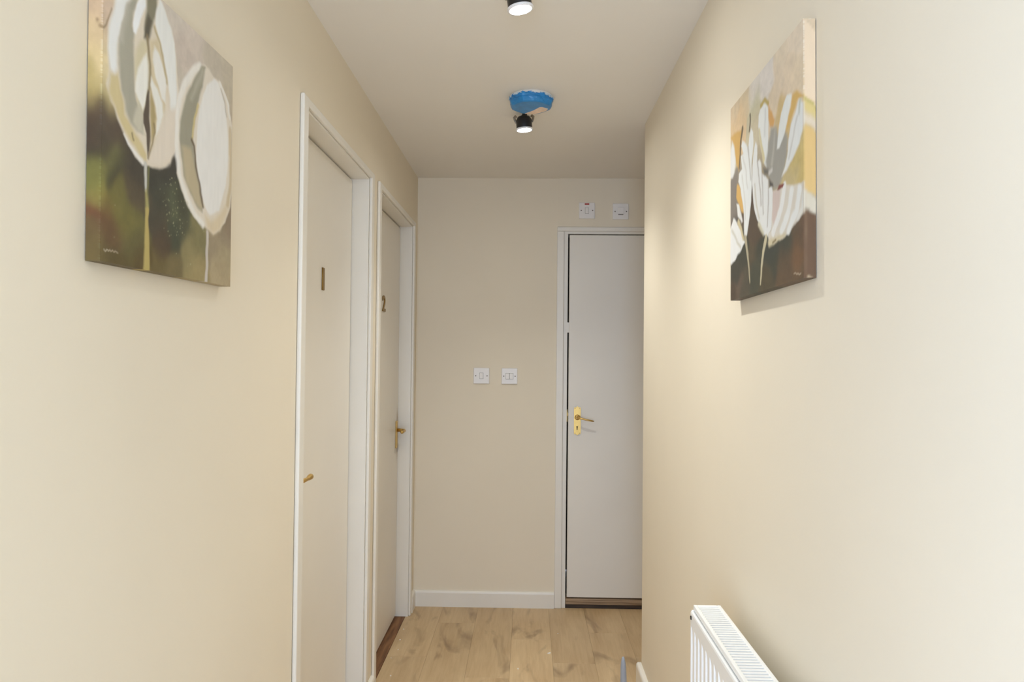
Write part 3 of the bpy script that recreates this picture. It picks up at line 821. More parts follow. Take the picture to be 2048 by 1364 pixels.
LOPS = [
 ('s',[(-0.043,0.767),(-0.027,0.752),(-0.01,0.738),(0.006,0.739),(0.022,0.758),(0.044,0.823)],(0.006,0.006),(146,126,100),0.006),
 ('p',[(0.11,0.955),(0.07,0.875),(0.044,0.807),(0.029,0.742),(0.026,0.682),(0.031,0.626),(0.024,0.569),(0.051,0.52),(0.083,0.476),(0.126,0.437),(0.16,0.404),(0.198,0.377),(0.261,0.369),(0.31,0.371),(0.379,0.388),(0.441,0.419),(0.477,0.466),(0.495,0.526),(0.5,0.607),(0.508,0.67),(0.497,0.737),(0.478,0.822),(0.457,0.888),(0.428,0.926),(0.391,0.963),(0.35,0.993),(0.311,1.018),(0.23,1.011)],(213,202,184),0.008),
 ('p',[(0.118,0.95),(0.073,0.876),(0.048,0.805),(0.033,0.744),(0.032,0.685),(0.042,0.626),(0.062,0.619),(0.082,0.642),(0.082,0.698),(0.092,0.758),(0.11,0.814),(0.134,0.865),(0.177,0.935),(0.214,0.991)],(224,224,222),0.012),
 ('p',[(0.039,0.61),(0.083,0.626),(0.102,0.574),(0.135,0.508),(0.181,0.473),(0.228,0.437),(0.268,0.41),(0.269,0.38),(0.229,0.387),(0.174,0.422),(0.122,0.456),(0.079,0.494),(0.04,0.54)],(200,184,140),0.012),
 ('s',[(0.123,0.44),(0.152,0.412),(0.19,0.389),(0.245,0.372)],(0.007,0.017),(226,222,214),0.006),
 ('p',[(0.184,0.955),(0.163,0.911),(0.127,0.854),(0.104,0.795),(0.093,0.742),(0.088,0.688),(0.095,0.631),(0.109,0.576),(0.135,0.524),(0.165,0.489),(0.204,0.472),(0.239,0.47),(0.242,0.517),(0.217,0.551),(0.193,0.585),(0.184,0.644),(0.186,0.715),(0.174,0.772),(0.18,0.808),(0.165,0.822),(0.171,0.866),(0.201,0.913)],(162,158,142),0.012),
 ('s',[(0.142,0.869),(0.114,0.799),(0.105,0.743)],(0.011,0.018),(178,174,160),0.02),
 ('p',[(0.193,0.751),(0.219,0.787),(0.267,0.807),(0.277,0.717),(0.276,0.614),(0.257,0.564),(0.237,0.533),(0.209,0.557),(0.193,0.602),(0.185,0.665)],(203,193,162),0.015),
 ('p',[(0.224,0.939),(0.251,0.941),(0.254,0.917),(0.233,0.882),(0.21,0.842),(0.188,0.805),(0.173,0.809),(0.169,0.836),(0.181,0.875),(0.201,0.913)],(230,231,232),0.008),
 ('p',[(0.261,0.762),(0.237,0.731),(0.206,0.686),(0.191,0.634),(0.191,0.601),(0.217,0.581),(0.241,0.559),(0.264,0.597),(0.272,0.655),(0.269,0.714)],(226,224,216),0.01),
 ('p',[(0.217,0.581),(0.241,0.551),(0.238,0.495),(0.255,0.474),(0.211,0.474),(0.18,0.498),(0.194,0.544)],(190,184,165),0.012),
 ('p',[(0.254,0.998),(0.311,1.027),(0.328,0.956),(0.316,0.911),(0.298,0.864),(0.275,0.815),(0.244,0.811),(0.248,0.859),(0.258,0.91)],(128,123,102),0.012),
 ('p',[(0.269,0.898),(0.298,0.885),(0.281,0.822),(0.241,0.804),(0.248,0.846)],(86,80,66),0.014),
 ('p',[(0.283,0.814),(0.333,0.84),(0.387,0.759),(0.407,0.686),(0.391,0.608),(0.358,0.531),(0.325,0.477),(0.285,0.41),(0.295,0.491),(0.305,0.58),(0.286,0.686)],(204,190,158),0.012),
 ('s',[(0.266,0.82),(0.276,0.777),(0.284,0.72),(0.28,0.658),(0.272,0.591)],(0.017,0.013),(132,116,84),0.01),
 ('p',[(0.289,0.653),(0.322,0.594),(0.333,0.554),(0.324,0.499),(0.3,0.47),(0.294,0.551)],(166,149,106),0.012),
 ('p',[(0.274,0.639),(0.258,0.582),(0.241,0.547),(0.243,0.513),(0.263,0.485),(0.267,0.448),(0.277,0.399),(0.288,0.432),(0.293,0.481),(0.287,0.531),(0.29,0.597),(0.282,0.633)],(86,74,62),0.007),
 ('p',[(0.29,0.688),(0.337,0.661),(0.373,0.62),(0.378,0.578),(0.358,0.518),(0.331,0.488),(0.34,0.548),(0.329,0.588),(0.304,0.632),(0.288,0.665)],(223,221,213),0.008),
 ('p',[(0.312,0.807),(0.342,0.791),(0.378,0.756),(0.402,0.702),(0.395,0.628),(0.368,0.637),(0.345,0.673),(0.315,0.714),(0.301,0.761)],(224,221,214),0.01),
 ('p',[(0.337,1.004),(0.322,0.927),(0.319,0.89),(0.341,0.856),(0.377,0.805),(0.406,0.74),(0.426,0.665),(0.436,0.601),(0.474,0.612),(0.485,0.704),(0.475,0.794),(0.462,0.88),(0.428,0.921),(0.389,0.962),(0.361,0.989)],(223,223,219),0.01),
 ('s',[(0.315,0.871),(0.35,0.834),(0.382,0.776),(0.402,0.711)],(0.012,0.012),(172,156,116),0.01),
 ('p',[(0.427,0.62),(0.492,0.642),(0.495,0.526),(0.473,0.464),(0.432,0.417),(0.353,0.388),(0.293,0.386),(0.301,0.423),(0.35,0.493),(0.392,0.573)],(215,204,189),0.02),
 ('s',[(0.319,0.528),(0.324,0.503),(0.3,0.449),(0.281,0.4)],(0.007,0.005),(120,104,76),0.008),
 ('s',[(0.177,0.456),(0.189,0.434)],(0.006,0.006),(110,95,68),0.006),
 ('p',[(0.691,0.889),(0.622,0.845),(0.547,0.774),(0.5,0.709),(0.482,0.648),(0.479,0.568),(0.476,0.498),(0.497,0.443),(0.492,0.391),(0.526,0.34),(0.571,0.294),(0.632,0.254),(0.695,0.231),(0.75,0.221),(0.818,0.212),(0.877,0.231),(0.936,0.282),(0.985,0.354),(1.005,0.454),(1.002,0.56),(0.995,0.665),(1.001,0.726),(0.98,0.774),(0.959,0.806),(0.919,0.851),(0.867,0.886),(0.806,0.885),(0.759,0.898)],(214,205,190),0.008),
 ('s',[(0.675,0.878),(0.617,0.834),(0.548,0.76),(0.508,0.698),(0.492,0.642),(0.489,0.548),(0.489,0.453),(0.515,0.392),(0.565,0.325),(0.632,0.273),(0.717,0.23)],(0.032,0.028),(224,220,212),0.01),
 ('p',[(0.692,0.883),(0.727,0.885),(0.706,0.837),(0.696,0.798),(0.675,0.751),(0.655,0.695),(0.63,0.638),(0.611,0.559),(0.631,0.516),(0.643,0.464),(0.658,0.426),(0.692,0.361),(0.709,0.312),(0.705,0.282),(0.662,0.302),(0.599,0.346),(0.549,0.4),(0.523,0.462),(0.51,0.527),(0.514,0.602),(0.532,0.664),(0.561,0.721),(0.608,0.786),(0.649,0.836)],(150,146,128),0.01),
 ('p',[(0.527,0.504),(0.599,0.524),(0.631,0.467),(0.67,0.39),(0.709,0.312),(0.699,0.29),(0.63,0.325),(0.569,0.377),(0.543,0.435)],(180,167,138),0.018),
 ('s',[(0.698,0.859),(0.65,0.792),(0.6,0.716)],(0.024,0.015),(172,168,152),0.02),
 ('p',[(0.806,0.882),(0.738,0.824),(0.7,0.76),(0.675,0.701),(0.655,0.626),(0.646,0.545),(0.651,0.496),(0.664,0.427),(0.692,0.361),(0.737,0.307),(0.782,0.286),(0.874,0.323),(0.932,0.438),(0.957,0.549),(0.957,0.654),(0.937,0.734),(0.923,0.794),(0.883,0.844),(0.845,0.878)],(223,221,217),0.009),
 ('s',[(0.663,0.708),(0.628,0.642),(0.614,0.57)],(0.015,0.014),(196,180,128),0.008),
 ('s',[(0.609,0.559),(0.627,0.54),(0.639,0.504),(0.647,0.461),(0.683,0.383),(0.713,0.307)],(0.016,0.013),(98,84,62),0.008),
 ('s',[(0.861,0.879),(0.912,0.844),(0.952,0.803),(0.973,0.756)],(0.022,0.019),(222,218,210),0.006),
 ('s',[(0.874,0.857),(0.913,0.807),(0.941,0.756)],(0.01,0.01),(186,180,168),0.006),
 ('s',[(0.977,0.702),(0.987,0.583),(0.984,0.46),(0.959,0.36)],(0.026,0.028),(196,180,150),0.01),
 ('p',[(0.732,0.277),(0.794,0.263),(0.874,0.303),(0.94,0.356),(0.96,0.334),(0.882,0.235),(0.818,0.213),(0.761,0.22)],(208,193,165),0.02),
 ('s',[(0.263,0.372),(0.266,0.333),(0.27,0.284)],(0.019,0.014),(192,190,182),0.006),
 ('s',[(0.285,0.367),(0.282,0.295),(0.279,0.211)],(0.008,0.012),(120,118,78),0.008),
 ('s',[(0.27,0.284),(0.276,0.203)],(0.012,0.019),(158,150,98),0.008),
 ('s',[(0.276,0.211),(0.279,0.108),(0.277,-0.005)],(0.02,0.039),(176,158,98),0.006),
 ('s',[(0.759,0.203),(0.759,0.104),(0.754,-0.0)],(0.023,0.024),(192,184,175),0.006),
 ('s',[(0.023,0.042),(0.031,0.035),(0.039,0.042),(0.049,0.036)],(0.004,0.004),(178,166,142),0.003),
 ('s',[(0.049,0.036),(0.056,0.041),(0.062,0.035),(0.072,0.04)],(0.004,0.004),(170,156,132),0.003),
 ('s',[(0.072,0.04),(0.081,0.035),(0.087,0.04),(0.1,0.036)],(0.004,0.005),(160,146,122),0.003),
]
LDOTS = [
 (0.509,0.161),
 (0.514,0.22),
 (0.452,0.151),
 (0.472,0.371),
 (0.468,0.198),
 (0.366,0.306),
 (0.453,0.366),
 (0.401,0.272),
 (0.527,0.206),
 (0.493,0.183),
 (0.426,0.201),
 (0.483,0.284),
 (0.512,0.264),
 (0.444,0.342),
 (0.481,0.257),
 (0.416,0.22),
 (0.558,0.301),
 (0.42,0.224),
 (0.427,0.28),
 (0.501,0.266),
 (0.415,0.238),
 (0.527,0.243),
 (0.466,0.229),
 (0.491,0.334),
 (0.429,0.161),
 (0.465,0.275),
 (0.484,0.172),
 (0.53,0.294),
 (0.541,0.195),
 (0.399,0.168),
 (0.436,0.233),
 (0.462,0.316),
 (0.5,0.263),
 (0.495,0.242),
 (0.447,0.338),
 (0.439,0.229),
 (0.507,0.37),
 (0.408,0.334),
 (0.485,0.247),
 (0.611,0.207),
 (0.549,0.273),
 (0.499,0.17),
 (0.412,0.279),
 (0.522,0.187),
 (0.41,0.255),
 (0.434,0.277),
 (0.396,0.298),
 (0.578,0.302),
 (0.556,0.167),
 (0.47,0.233),
 (0.495,0.225),
 (0.474,0.189),
 (0.452,0.232),
 (0.434,0.337),
 (0.504,0.288),
 (0.541,0.173),
 (0.579,0.223),
 (0.495,0.157),
 (0.438,0.358),
 (0.464,0.224),
 (0.581,0.296),
 (0.477,0.313),
 (0.389,0.265),
 (0.541,0.21),
 (0.521,0.22),
 (0.463,0.248),
 (0.471,0.202),
 (0.44,0.146),
 (0.479,0.355),
 (0.524,0.196),
 (0.495,0.086),
 (0.079,0.191),
 (-0.012,0.225),
 (0.078,0.086),
 (0.587,0.046),
 (0.612,0.058),
 (0.895,0.229),
 (0.728,0.208),
 (-0.023,0.147),
]
RBG = [
 ((0.072,0.972),(200,180,150)),
 ((0.243,0.961),(198,180,148)),
 ((0.036,0.918),(202,178,145)),
 ((0.193,0.88),(205,178,140)),
 ((0.541,0.928),(206,198,189)),
 ((0.413,0.922),(206,198,187)),
 ((0.85,0.8),(208,190,165)),
 ((0.733,0.803),(205,188,165)),
 ((0.671,0.761),(203,186,160)),
 ((0.957,0.758),(210,192,165)),
 ((0.734,0.971),(208,192,168)),
 ((0.958,0.992),(210,194,172)),
 ((0.413,0.862),(178,174,142)),
 ((0.413,0.806),(192,180,152)),
 ((0.955,0.487),(190,170,110)),
 ((0.902,0.443),(186,166,106)),
 ((0.976,0.443),(195,172,112)),
 ((0.848,0.406),(185,168,125)),
 ((0.804,0.674),(195,170,120)),
 ((0.997,0.59),(196,176,130)),
 ((0.018,0.882),(200,172,130)),
 ((-0.0,0.712),(190,178,150)),
 ((0.037,0.573),(140,130,115)),
 ((0.037,0.496),(125,115,105)),
 ((0.037,0.419),(95,88,82)),
 ((0.353,0.38),(85,70,58)),
 ((0.383,0.281),(94,77,60)),
 ((0.47,0.31),(72,68,56)),
 ((0.383,0.165),(86,76,60)),
 ((0.194,0.192),(64,64,55)),
 ((0.073,0.159),(66,64,56)),
 ((0.109,0.055),(96,82,70)),
 ((0.038,0.011),(78,66,55)),
 ((0.243,0.017),(80,74,62)),
 ((0.412,0.069),(72,72,60)),
 ((0.47,0.22),(64,65,55)),
 ((0.631,0.15),(62,64,58)),
 ((0.731,0.168),(62,64,58)),
 ((0.669,0.102),(64,66,56)),
 ((0.605,0.025),(80,72,56)),
 ((0.789,0.085),(90,76,60)),
 ((0.901,0.148),(114,86,62)),
 ((0.953,0.101),(112,84,60)),
 ((0.994,0.209),(98,78,62)),
 ((0.933,0.201),(88,75,60)),
 ((0.953,0.044),(105,86,66)),
 ((0.789,0.004),(96,78,60)),
 ((0.952,0.005),(85,70,52)),
 ((0.526,0.255),(62,64,54)),
 ((0.801,0.185),(68,68,58)),
]
ROPS = [
 ('p',[(1.008,1.008),(1.239,0.896),(1.237,0.621),(1.006,0.707)],(229,212,190),0.006),
 ('p',[(1.006,0.705),(1.237,0.619),(1.236,0.566),(1.005,0.648)],(212,196,138),0.02),
 ('s',[(1.006,0.698),(1.057,0.68),(1.237,0.619)],(0.014,0.011),(190,180,118),0.01),
 ('p',[(1.005,0.644),(1.236,0.58),(1.236,0.526),(1.005,0.604)],(216,206,190),0.02),
 ('p',[(1.005,0.598),(1.236,0.521),(1.234,0.284),(1.003,0.34)],(214,186,130),0.012),
 ('p',[(0.995,0.342),(1.234,0.284),(1.233,0.22),(0.995,0.271)],(209,204,191),0.012),
 ('p',[(1.003,0.266),(1.233,0.222),(1.23,-0.148),(1.0,-0.132)],(108,86,68),0.015),
 ('s',[(1.029,0.26),(1.032,0.127),(1.038,0.014)],(0.009,0.009),(128,108,88),0.012),
 ('p',[(0.345,0.428),(0.395,0.417),(0.427,0.355),(0.484,0.298),(0.539,0.244),(0.47,0.238),(0.383,0.225),(0.299,0.277),(0.322,0.362)],(84,71,58),0.02),
 ('p',[(-0.019,0.623),(0.125,0.657),(0.122,0.577),(0.099,0.432),(-0.018,0.41)],(122,114,106),0.03),
 ('p',[(-0.004,0.848),(0.072,0.85),(0.196,0.832),(0.19,0.758),(0.173,0.688),(0.146,0.636),(0.108,0.667),(0.081,0.74),(0.06,0.797)],(196,156,86),0.012),
 ('p',[(0.027,0.82),(0.063,0.776),(0.09,0.697),(0.073,0.651),(0.037,0.629),(-0.047,0.64),(-0.034,0.721),(-0.004,0.775)],(213,211,206),0.012),
 ('s',[(0.206,0.831),(0.185,0.779),(0.173,0.713),(0.151,0.65)],(0.027,0.018),(98,82,60),0.006),
 ('s',[(0.33,0.855),(0.331,0.819),(0.316,0.781)],(0.018,0.016),(86,76,60),0.006),
 ('p',[(0.117,0.574),(0.16,0.558),(0.213,0.482),(0.23,0.405),(0.193,0.417),(0.143,0.473),(0.105,0.516)],(200,160,92),0.01),
 ('p',[(0.345,0.786),(0.319,0.757),(0.306,0.701),(0.275,0.73),(0.21,0.767),(0.193,0.747),(0.226,0.698),(0.182,0.698),(0.202,0.631),(0.148,0.621),(0.139,0.583),(0.177,0.539),(0.21,0.468),(0.23,0.405),(0.235,0.322),(0.256,0.279),(0.283,0.298),(0.322,0.362),(0.345,0.437),(0.356,0.519),(0.356,0.613),(0.383,0.699),(0.376,0.758)],(215,216,213),0.007),
 ('s',[(0.303,0.704),(0.322,0.632),(0.341,0.547)],(0.019,0.013),(178,174,168),0.008),
 ('s',[(0.218,0.686),(0.267,0.609),(0.291,0.512)],(0.013,0.013),(196,194,188),0.01),
 ('s',[(0.202,0.597),(0.243,0.499),(0.262,0.374)],(0.013,0.012),(196,194,186),0.01),
 ('p',[(0.413,0.699),(0.438,0.673),(0.442,0.603),(0.471,0.604),(0.499,0.574),(0.508,0.522),(0.553,0.51),(0.593,0.478),(0.606,0.446),(0.639,0.445),(0.66,0.401),(0.654,0.317),(0.634,0.253),(0.593,0.232),(0.526,0.255),(0.47,0.31),(0.412,0.367),(0.386,0.428),(0.36,0.518),(0.368,0.587),(0.391,0.669)],(214,214,211),0.007),
 ('s',[(0.445,0.607),(0.468,0.514),(0.496,0.395)],(0.013,0.013),(172,167,160),0.008),
 ('s',[(0.512,0.516),(0.515,0.444),(0.526,0.344)],(0.013,0.012),(176,172,166),0.008),
 ('s',[(0.596,0.473),(0.593,0.373),(0.58,0.28)],(0.012,0.012),(172,166,160),0.008),
 ('s',[(0.401,0.508),(0.427,0.41),(0.47,0.337)],(0.013,0.012),(190,184,168),0.008),
 ('p',[(0.108,0.483),(0.151,0.466),(0.213,0.369),(0.193,0.363),(0.126,0.416)],(213,211,206),0.008),
 ('p',[(0.051,0.414),(0.108,0.39),(0.21,0.302),(0.256,0.265),(0.194,0.234),(0.108,0.205),(0.01,0.188),(-0.046,0.211),(-0.037,0.345),(0.015,0.388)],(215,214,211),0.008),
 ('s',[(0.134,0.385),(0.227,0.289)],(0.028,0.023),(192,178,142),0.008),
 ('s',[(0.028,0.365),(0.126,0.287),(0.177,0.249)],(0.018,0.017),(192,188,176),0.01),
 ('p',[(0.527,0.849),(0.492,0.834),(0.464,0.812),(0.454,0.76),(0.468,0.701),(0.499,0.628),(0.54,0.563),(0.578,0.532),(0.594,0.635),(0.599,0.721),(0.597,0.792),(0.57,0.832)],(215,216,212),0.008),
 ('s',[(0.471,0.736),(0.496,0.665),(0.533,0.582)],(0.02,0.03),(200,189,148),0.01),
 ('s',[(0.554,0.798),(0.547,0.694)],(0.014,0.014),(192,192,188),0.012),
 ('s',[(0.496,0.846),(0.541,0.845),(0.597,0.816)],(0.023,0.021),(172,152,86),0.008),
 ('p',[(0.601,0.808),(0.646,0.766),(0.68,0.716),(0.661,0.686),(0.62,0.699),(0.601,0.743)],(199,151,86),0.01),
 ('p',[(0.882,0.747),(0.925,0.744),(0.977,0.724),(1.01,0.7),(0.946,0.704),(0.904,0.676),(0.849,0.639),(0.812,0.622),(0.83,0.665),(0.864,0.706)],(200,163,92),0.012),
 ('p',[(0.633,0.693),(0.708,0.677),(0.733,0.618),(0.803,0.629),(0.839,0.585),(0.828,0.532),(0.797,0.484),(0.762,0.439),(0.726,0.407),(0.683,0.411),(0.619,0.463),(0.58,0.516),(0.564,0.565),(0.594,0.635)],(148,145,136),0.02),
 ('s',[(0.684,0.668),(0.665,0.605),(0.645,0.534)],(0.013,0.025),(168,164,154),0.015),
 ('s',[(0.607,0.505),(0.645,0.508)],(0.019,0.018),(188,184,178),0.008),
 ('p',[(0.827,0.768),(0.792,0.748),(0.757,0.719),(0.733,0.677),(0.718,0.623),(0.706,0.58),(0.732,0.574),(0.792,0.616),(0.834,0.664),(0.862,0.714),(0.874,0.75)],(213,215,211),0.008),
 ('p',[(0.957,0.704),(0.914,0.664),(0.871,0.639),(0.843,0.584),(0.835,0.538),(0.803,0.49),(0.765,0.455),(0.825,0.468),(0.892,0.493),(0.956,0.526),(0.994,0.568),(1.004,0.625),(0.999,0.673)],(215,216,213),0.01),
 ('s',[(0.935,0.641),(0.898,0.583),(0.848,0.51)],(0.011,0.012),(188,186,180),0.012),
 ('s',[(0.967,0.692),(0.956,0.65)],(0.02,0.015),(176,180,168),0.015),
 ('p',[(0.526,0.546),(0.594,0.526),(0.587,0.506),(0.54,0.516)],(92,90,84),0.015),
 ('p',[(0.607,0.479),(0.651,0.455),(0.658,0.438),(0.613,0.451)],(78,73,69),0.01),
 ('p',[(0.664,0.409),(0.732,0.396),(0.802,0.407),(0.934,0.371),(1.001,0.375),(1.03,0.333),(1.023,0.26),(0.954,0.23),(0.869,0.207),(0.778,0.191),(0.682,0.185),(0.606,0.199),(0.593,0.238),(0.632,0.253)],(204,197,184),0.008),
 ('p',[(0.66,0.412),(0.746,0.392),(0.731,0.322),(0.672,0.258),(0.647,0.297)],(196,179,171),0.012),
 ('s',[(0.796,0.4),(0.755,0.317),(0.657,0.236)],(0.046,0.043),(218,217,213),0.008),
 ('s',[(0.875,0.361),(0.847,0.285),(0.761,0.225)],(0.046,0.04),(218,218,214),0.008),
 ('s',[(0.96,0.348),(0.928,0.268),(0.841,0.212)],(0.045,0.038),(219,219,215),0.008),
 ('s',[(1.005,0.328),(0.993,0.274),(0.938,0.239)],(0.026,0.025),(212,210,203),0.01),
 ('p',[(0.707,0.401),(0.732,0.423),(0.793,0.411),(0.77,0.396),(0.728,0.396)],(122,60,55),0.008),
 ('s',[(0.606,0.202),(0.707,0.194),(0.801,0.203)],(0.029,0.016),(196,185,154),0.012),
 ('s',[(0.651,0.194),(0.694,0.195)],(0.01,0.01),(130,115,85),0.006),
 ('s',[(0.463,0.311),(0.526,0.255)],(0.026,0.017),(196,190,165),0.012),
 ('s',[(0.259,0.284),(0.291,0.207),(0.314,0.128),(0.33,0.06)],(0.032,0.013),(168,158,132),0.006),
 ('s',[(0.564,0.231),(0.525,0.175),(0.498,0.103),(0.484,0.034)],(0.035,0.013),(188,178,148),0.006),
 ('s',[(0.9,0.031),(0.916,0.033),(0.927,0.026),(0.942,0.029),(0.956,0.023),(0.973,0.026)],(0.006,0.006),(158,142,120),0.003),
 ('s',[(1.052,-0.001),(1.071,-0.001)],(0.012,0.012),(180,165,140),0.006),
]


def vnoise(U, V, n, seed):
    rs = np.random.RandomState(seed)
    g = rs.rand(n + 3, n + 3)
    x, y = np.clip((U + 0.2) / 1.4, 0, 0.9999) * n, np.clip((V + 0.2) / 1.4, 0, 0.9999) * n
    i, j = x.astype(int), y.astype(int)
    fx, fy = x - i, y - j
    fx, fy = fx * fx * (3 - 2 * fx), fy * fy * (3 - 2 * fy)
    return (g[i, j] * (1 - fx) + g[i + 1, j] * fx) * (1 - fy) + (g[i, j + 1] * (1 - fx) + g[i + 1, j + 1] * fx) * fy

def sstep(d, s):
    t_ = np.clip(0.5 - d / (2 * s), 0, 1)
    return t_ * t_ * (3 - 2 * t_)

def paint(U, V, BG, OPS, dots, seed, sig):
    U0, V0 = U, V
    U = U + (vnoise(U0, V0, 26, seed) - 0.5) * 0.010 + (vnoise(U0, V0, 70, seed + 1) - 0.5) * 0.003
    V = V + (vnoise(U0, V0, 26, seed + 2) - 0.5) * 0.014 + (vnoise(U0, V0, 70, seed + 3) - 0.5) * 0.003
    UB = U + (vnoise(U0, V0, 9, seed + 20) - 0.5) * 0.09 + (vnoise(U0, V0, 22, seed + 21) - 0.5) * 0.05
    VB = V + (vnoise(U0, V0, 9, seed + 22) - 0.5) * 0.09 + (vnoise(U0, V0, 22, seed + 23) - 0.5) * 0.05
    num = np.zeros(U.shape + (3,)); den = np.zeros(U.shape)
    for (u, v), c in BG:
        d2 = (UB - u) ** 2 + (VB - v) ** 2
        w = np.exp(-d2 / (2 * sig * sig)) + 1e-7 / (d2 + 1e-3)
        num += w[..., None] * np.array(lin(c)); den += w
    C = num / den[..., None]
    mott = 1 + (vnoise(U0, V0, 40, seed + 4) - 0.5) * 0.12 + (vnoise(U0, V0, 110, seed + 5) - 0.5) * 0.08
    C = C * mott[..., None]
    height = np.zeros(U.shape)
    for op in OPS:
        if op[0] == 'p':
            P, col, soft = op[1], op[2], op[3]
            lo_u, hi_u = min(p[0] for p in P) - 0.06, max(p[0] for p in P) + 0.06
            lo_v, hi_v = min(p[1] for p in P) - 0.06, max(p[1] for p in P) + 0.06
            m = (U > lo_u) & (U < hi_u) & (V > lo_v) & (V < hi_v)
            u, v = U[m], V[m]
            dist = np.full(u.shape, 9.0); inside = np.zeros(u.shape, bool)
            for (x0, y0), (x1, y1) in zip(P, P[1:] + P[:1]):
                ex, ey = x1 - x0, y1 - y0
                t_ = np.clip(((u - x0) * ex + (v - y0) * ey) / (ex * ex + ey * ey + 1e-12), 0, 1)
                dist = np.minimum(dist, (u - x0 - t_ * ex) ** 2 + (v - y0 - t_ * ey) ** 2)
                cr = (y0 > v) != (y1 > v)
                xi = x0 + (v - y0) * ex / (ey if ey else 1e-9)
                inside ^= cr & (u < xi)
            dist = np.sqrt(dist) * np.where(inside, -1, 1)
            a = sstep(dist, soft)
        else:
            P, ws, col, soft = op[1], op[2], op[3], op[4]
            m = (U > min(p[0] for p in P) - 0.08) & (U < max(p[0] for p in P) + 0.08) & (V > min(p[1] for p in P) - 0.08) & (V < max(p[1] for p in P) + 0.08)
            u, v = U[m], V[m]
            dist = np.full(u.shape, 9.0)
            n = len(P) - 1
            for k in range(n):
                (x0, y0), (x1, y1) = P[k], P[k + 1]
                ex, ey = x1 - x0, y1 - y0
                t_ = np.clip(((u - x0) * ex + (v - y0) * ey) / (ex * ex + ey * ey + 1e-12), 0, 1)
                w = (ws[0] + (ws[1] - ws[0]) * (k + t_) / n) / 2
                dist = np.minimum(dist, np.sqrt((u - x0 - t_ * ex) ** 2 + (v - y0 - t_ * ey) ** 2) - w)
            a = sstep(dist, soft)
        if not m.any():
            continue
        tex = 1 + (vnoise(U0[m] * 1.0, V0[m] * 0.25, 90, seed + 9) - 0.5) * 0.05
        base = np.array(lin(col))[None, :] * tex[:, None]
        C[m] = C[m] * (1 - a[:, None]) + base * a[:, None]
        bright = sum(col) / 765.0
        height[m] = np.maximum(height[m] * (1 - 0.5 * a), a * bright)
    rs = np.random.RandomState(seed)
    for (u, v) in dots:
        d = np.sqrt((U0 - u) ** 2 + ((V0 - v)) ** 2)
        a = sstep(d - rs.uniform(0.0008, 0.0035), 0.0022)[..., None] * rs.uniform(0.35, 0.9)
        C = C * (1 - a) + np.array(lin((165, 162, 128))) * a
    return np.clip(C * PAINT_GAIN, 0, 1), height

PAINT_GAIN = 1.07
def paint_material():
    m = bpy.data.materials.new('oil_paint'); m.use_nodes = True
    nt = m.node_tree; b = nt.nodes['Principled BSDF']
    a = nt.nodes.new('ShaderNodeAttribute'); a.attribute_name = 'paint'
    nt.links.new(a.outputs['Color'], b.inputs['Base Color'])
    b.inputs['Roughness'].default_value = 0.55
    b.inputs['Specular IOR Level'].default_value = 0.3
    tc = nt.nodes.new('ShaderNodeTexCoord'); n = nt.nodes.new('ShaderNodeTexNoise'); n.inputs['Scale'].default_value = 420
    nt.links.new(tc.outputs['Object'], n.inputs['Vector'])
    bp = nt.nodes.new('ShaderNodeBump'); bp.inputs['Strength'].default_value = 0.12; bp.inputs['Distance'].default_value = 0.001
    nt.links.new(n.outputs['Fac'], bp.inputs['Height']); nt.links.new(bp.outputs['Normal'], b.inputs['Normal'])
    return m
M['paint'] = paint_material()

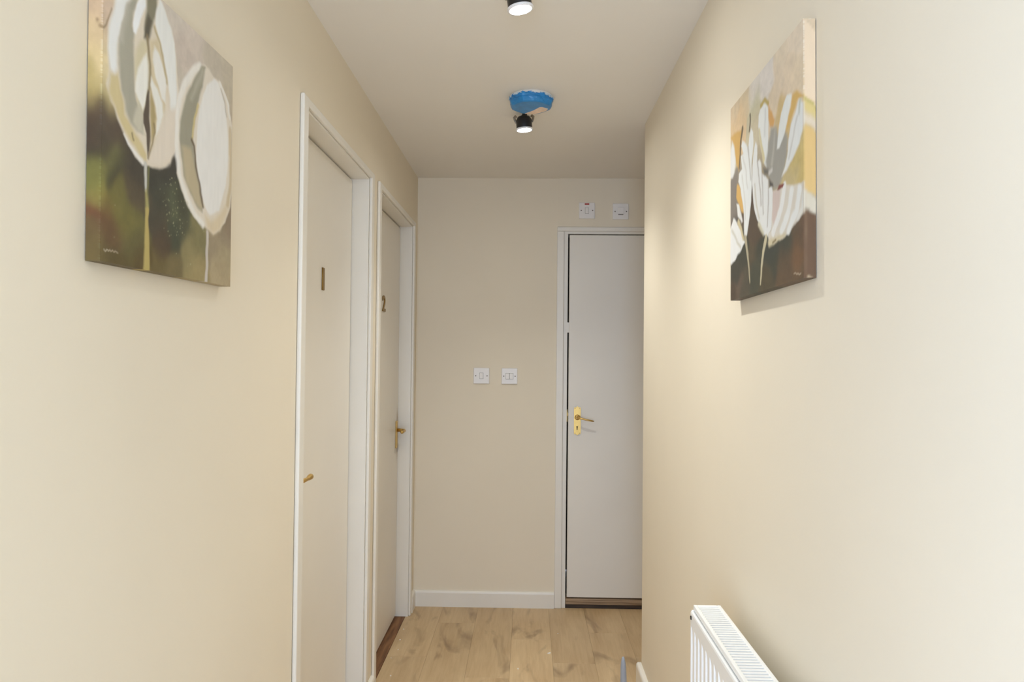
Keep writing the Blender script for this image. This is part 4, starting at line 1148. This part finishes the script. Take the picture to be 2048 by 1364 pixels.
def painting(label, side, wall_x, cy, cz, hw, hh, rot, BG, OPS, dots, seed, fold, sig):
    T = 0.022
    t = empty('canvas_painting', (wall_x, cy, cz - hh))
    t.rotation_euler = (0, 0, math.radians(90 if side == 'L' else -90))
    tag(t, label, 'painting', 'flower paintings on the hall walls')
    rl = rot if side == 'L' else -rot
    NU, NV, NS = 250, 300, 6
    verts, cols, faces = [], [], []
    def patch(Ug, Vg, xs, ys, zs, Uc, Vc):
        C, h = paint(Uc, Vc, BG, OPS, dots, seed, sig)
        if Ug in ('l', 'r'): C = C * np.array((0.86, 0.78, 0.66))      # side edges coloured darker and warmer to offset the cool daylight on them
        base = len(verts)
        n0, n1 = Uc.shape
        x = xs * math.cos(rl) - (zs - hh) * math.sin(rl); z = xs * math.sin(rl) + (zs - hh) * math.cos(rl) + hh
        yy = ys - h * 0.0005 if Ug == 'front' else ys
        verts.extend(zip(x.ravel().tolist(), yy.ravel().tolist(), z.ravel().tolist()))
        cols.append(C.reshape(-1, 3))
        for i in range(n0 - 1):
            for j in range(n1 - 1):
                a = base + i * n1 + j
                faces.append((a, a + n1, a + n1 + 1, a + 1))
    u = np.linspace(0, 1, NU); v = np.linspace(0, 1, NV)
    Ug, Vg = np.meshgrid(u, v, indexing='ij')
    patch('front', None, (Ug * 2 - 1) * hw, np.full(Ug.shape, -T), Vg * 2 * hh, Ug, Vg)
    s = np.linspace(0, 1, NS)
    Sg, Vg2 = np.meshgrid(s, v, indexing='ij')
    k = fold * T / (2 * hw)
    patch('l', None, np.full(Sg.shape, -hw), -T + Sg * (T - 0.0015), Vg2 * 2 * hh, -Sg * k, Vg2)
    patch('r', None, np.full(Sg.shape, hw), -T + Sg * (T - 0.0015), Vg2 * 2 * hh, 1 + Sg * k, Vg2)
    Ug3, Sg3 = np.meshgrid(u, s, indexing='ij')
    patch('b', None, (Ug3 * 2 - 1) * hw, -T + Sg3 * (T - 0.0015), np.zeros(Ug3.shape), Ug3, -Sg3 * 0.02)
    patch('t', None, (Ug3 * 2 - 1) * hw, -T + Sg3 * (T - 0.0015), np.full(Ug3.shape, 2 * hh), Ug3, 1 + Sg3 * 0.02)
    me = bpy.data.meshes.new('canvas')
    me.from_pydata(verts, [], faces)
    ca = np.concatenate(cols); ca = np.concatenate([ca, np.ones((len(ca), 1))], 1).astype(np.float32)
    at = me.color_attributes.new('paint', 'FLOAT_COLOR', 'POINT')
    at.data.foreach_set('color', ca.ravel())
    me.update()
    bmx = bmesh.new(); bmx.from_mesh(me); bmesh.ops.remove_doubles(bmx, verts=bmx.verts, dist=0.00002); bmesh.ops.recalc_face_normals(bmx, faces=bmx.faces); bmx.to_mesh(me); bmx.free()
    link('canvas', me, t, M['paint'])
    # pine stretcher behind the canvas
    bm = bmesh.new()
    w = 0.03
    for x0, x1, z0, z1 in ((-hw + .003, -hw + w, .003, 2 * hh - .003), (hw - w, hw - .003, .003, 2 * hh - .003), (-hw + w, hw - w, .003, w), (-hw + w, hw - w, 2 * hh - w, 2 * hh - .003)):
        add_box(bm, x0, x1, -0.018, -0.0008, z0, z1)
    for vv in bm.verts:
        x, z = vv.co.x, vv.co.z - hh
        vv.co.x, vv.co.z = x * math.cos(rl) - z * math.sin(rl), x * math.sin(rl) + z * math.cos(rl) + hh
    me2 = bpy.data.meshes.new('stretcher'); bmesh.ops.recalc_face_normals(bm, faces=bm.faces); bm.to_mesh(me2); bm.free()
    link('stretcher', me2, t, M['stretcher'])
    return t

painting('square canvas of two large white egg shaped tulips on dark green, left wall', 'L', XL, 1.2035, 1.7202, 0.2193, 0.2190, 0.0112, LBG, LOPS, LDOTS, 11, 1.6, 0.035)
painting('square canvas of white many petalled flowers with ochre, right wall above radiator', 'R', XR, 1.4360, 1.7232, 0.2176, 0.2191, -0.0134, RBG, ROPS, [], 23, 2.5, 0.035)

bpy.context.view_layer.update()
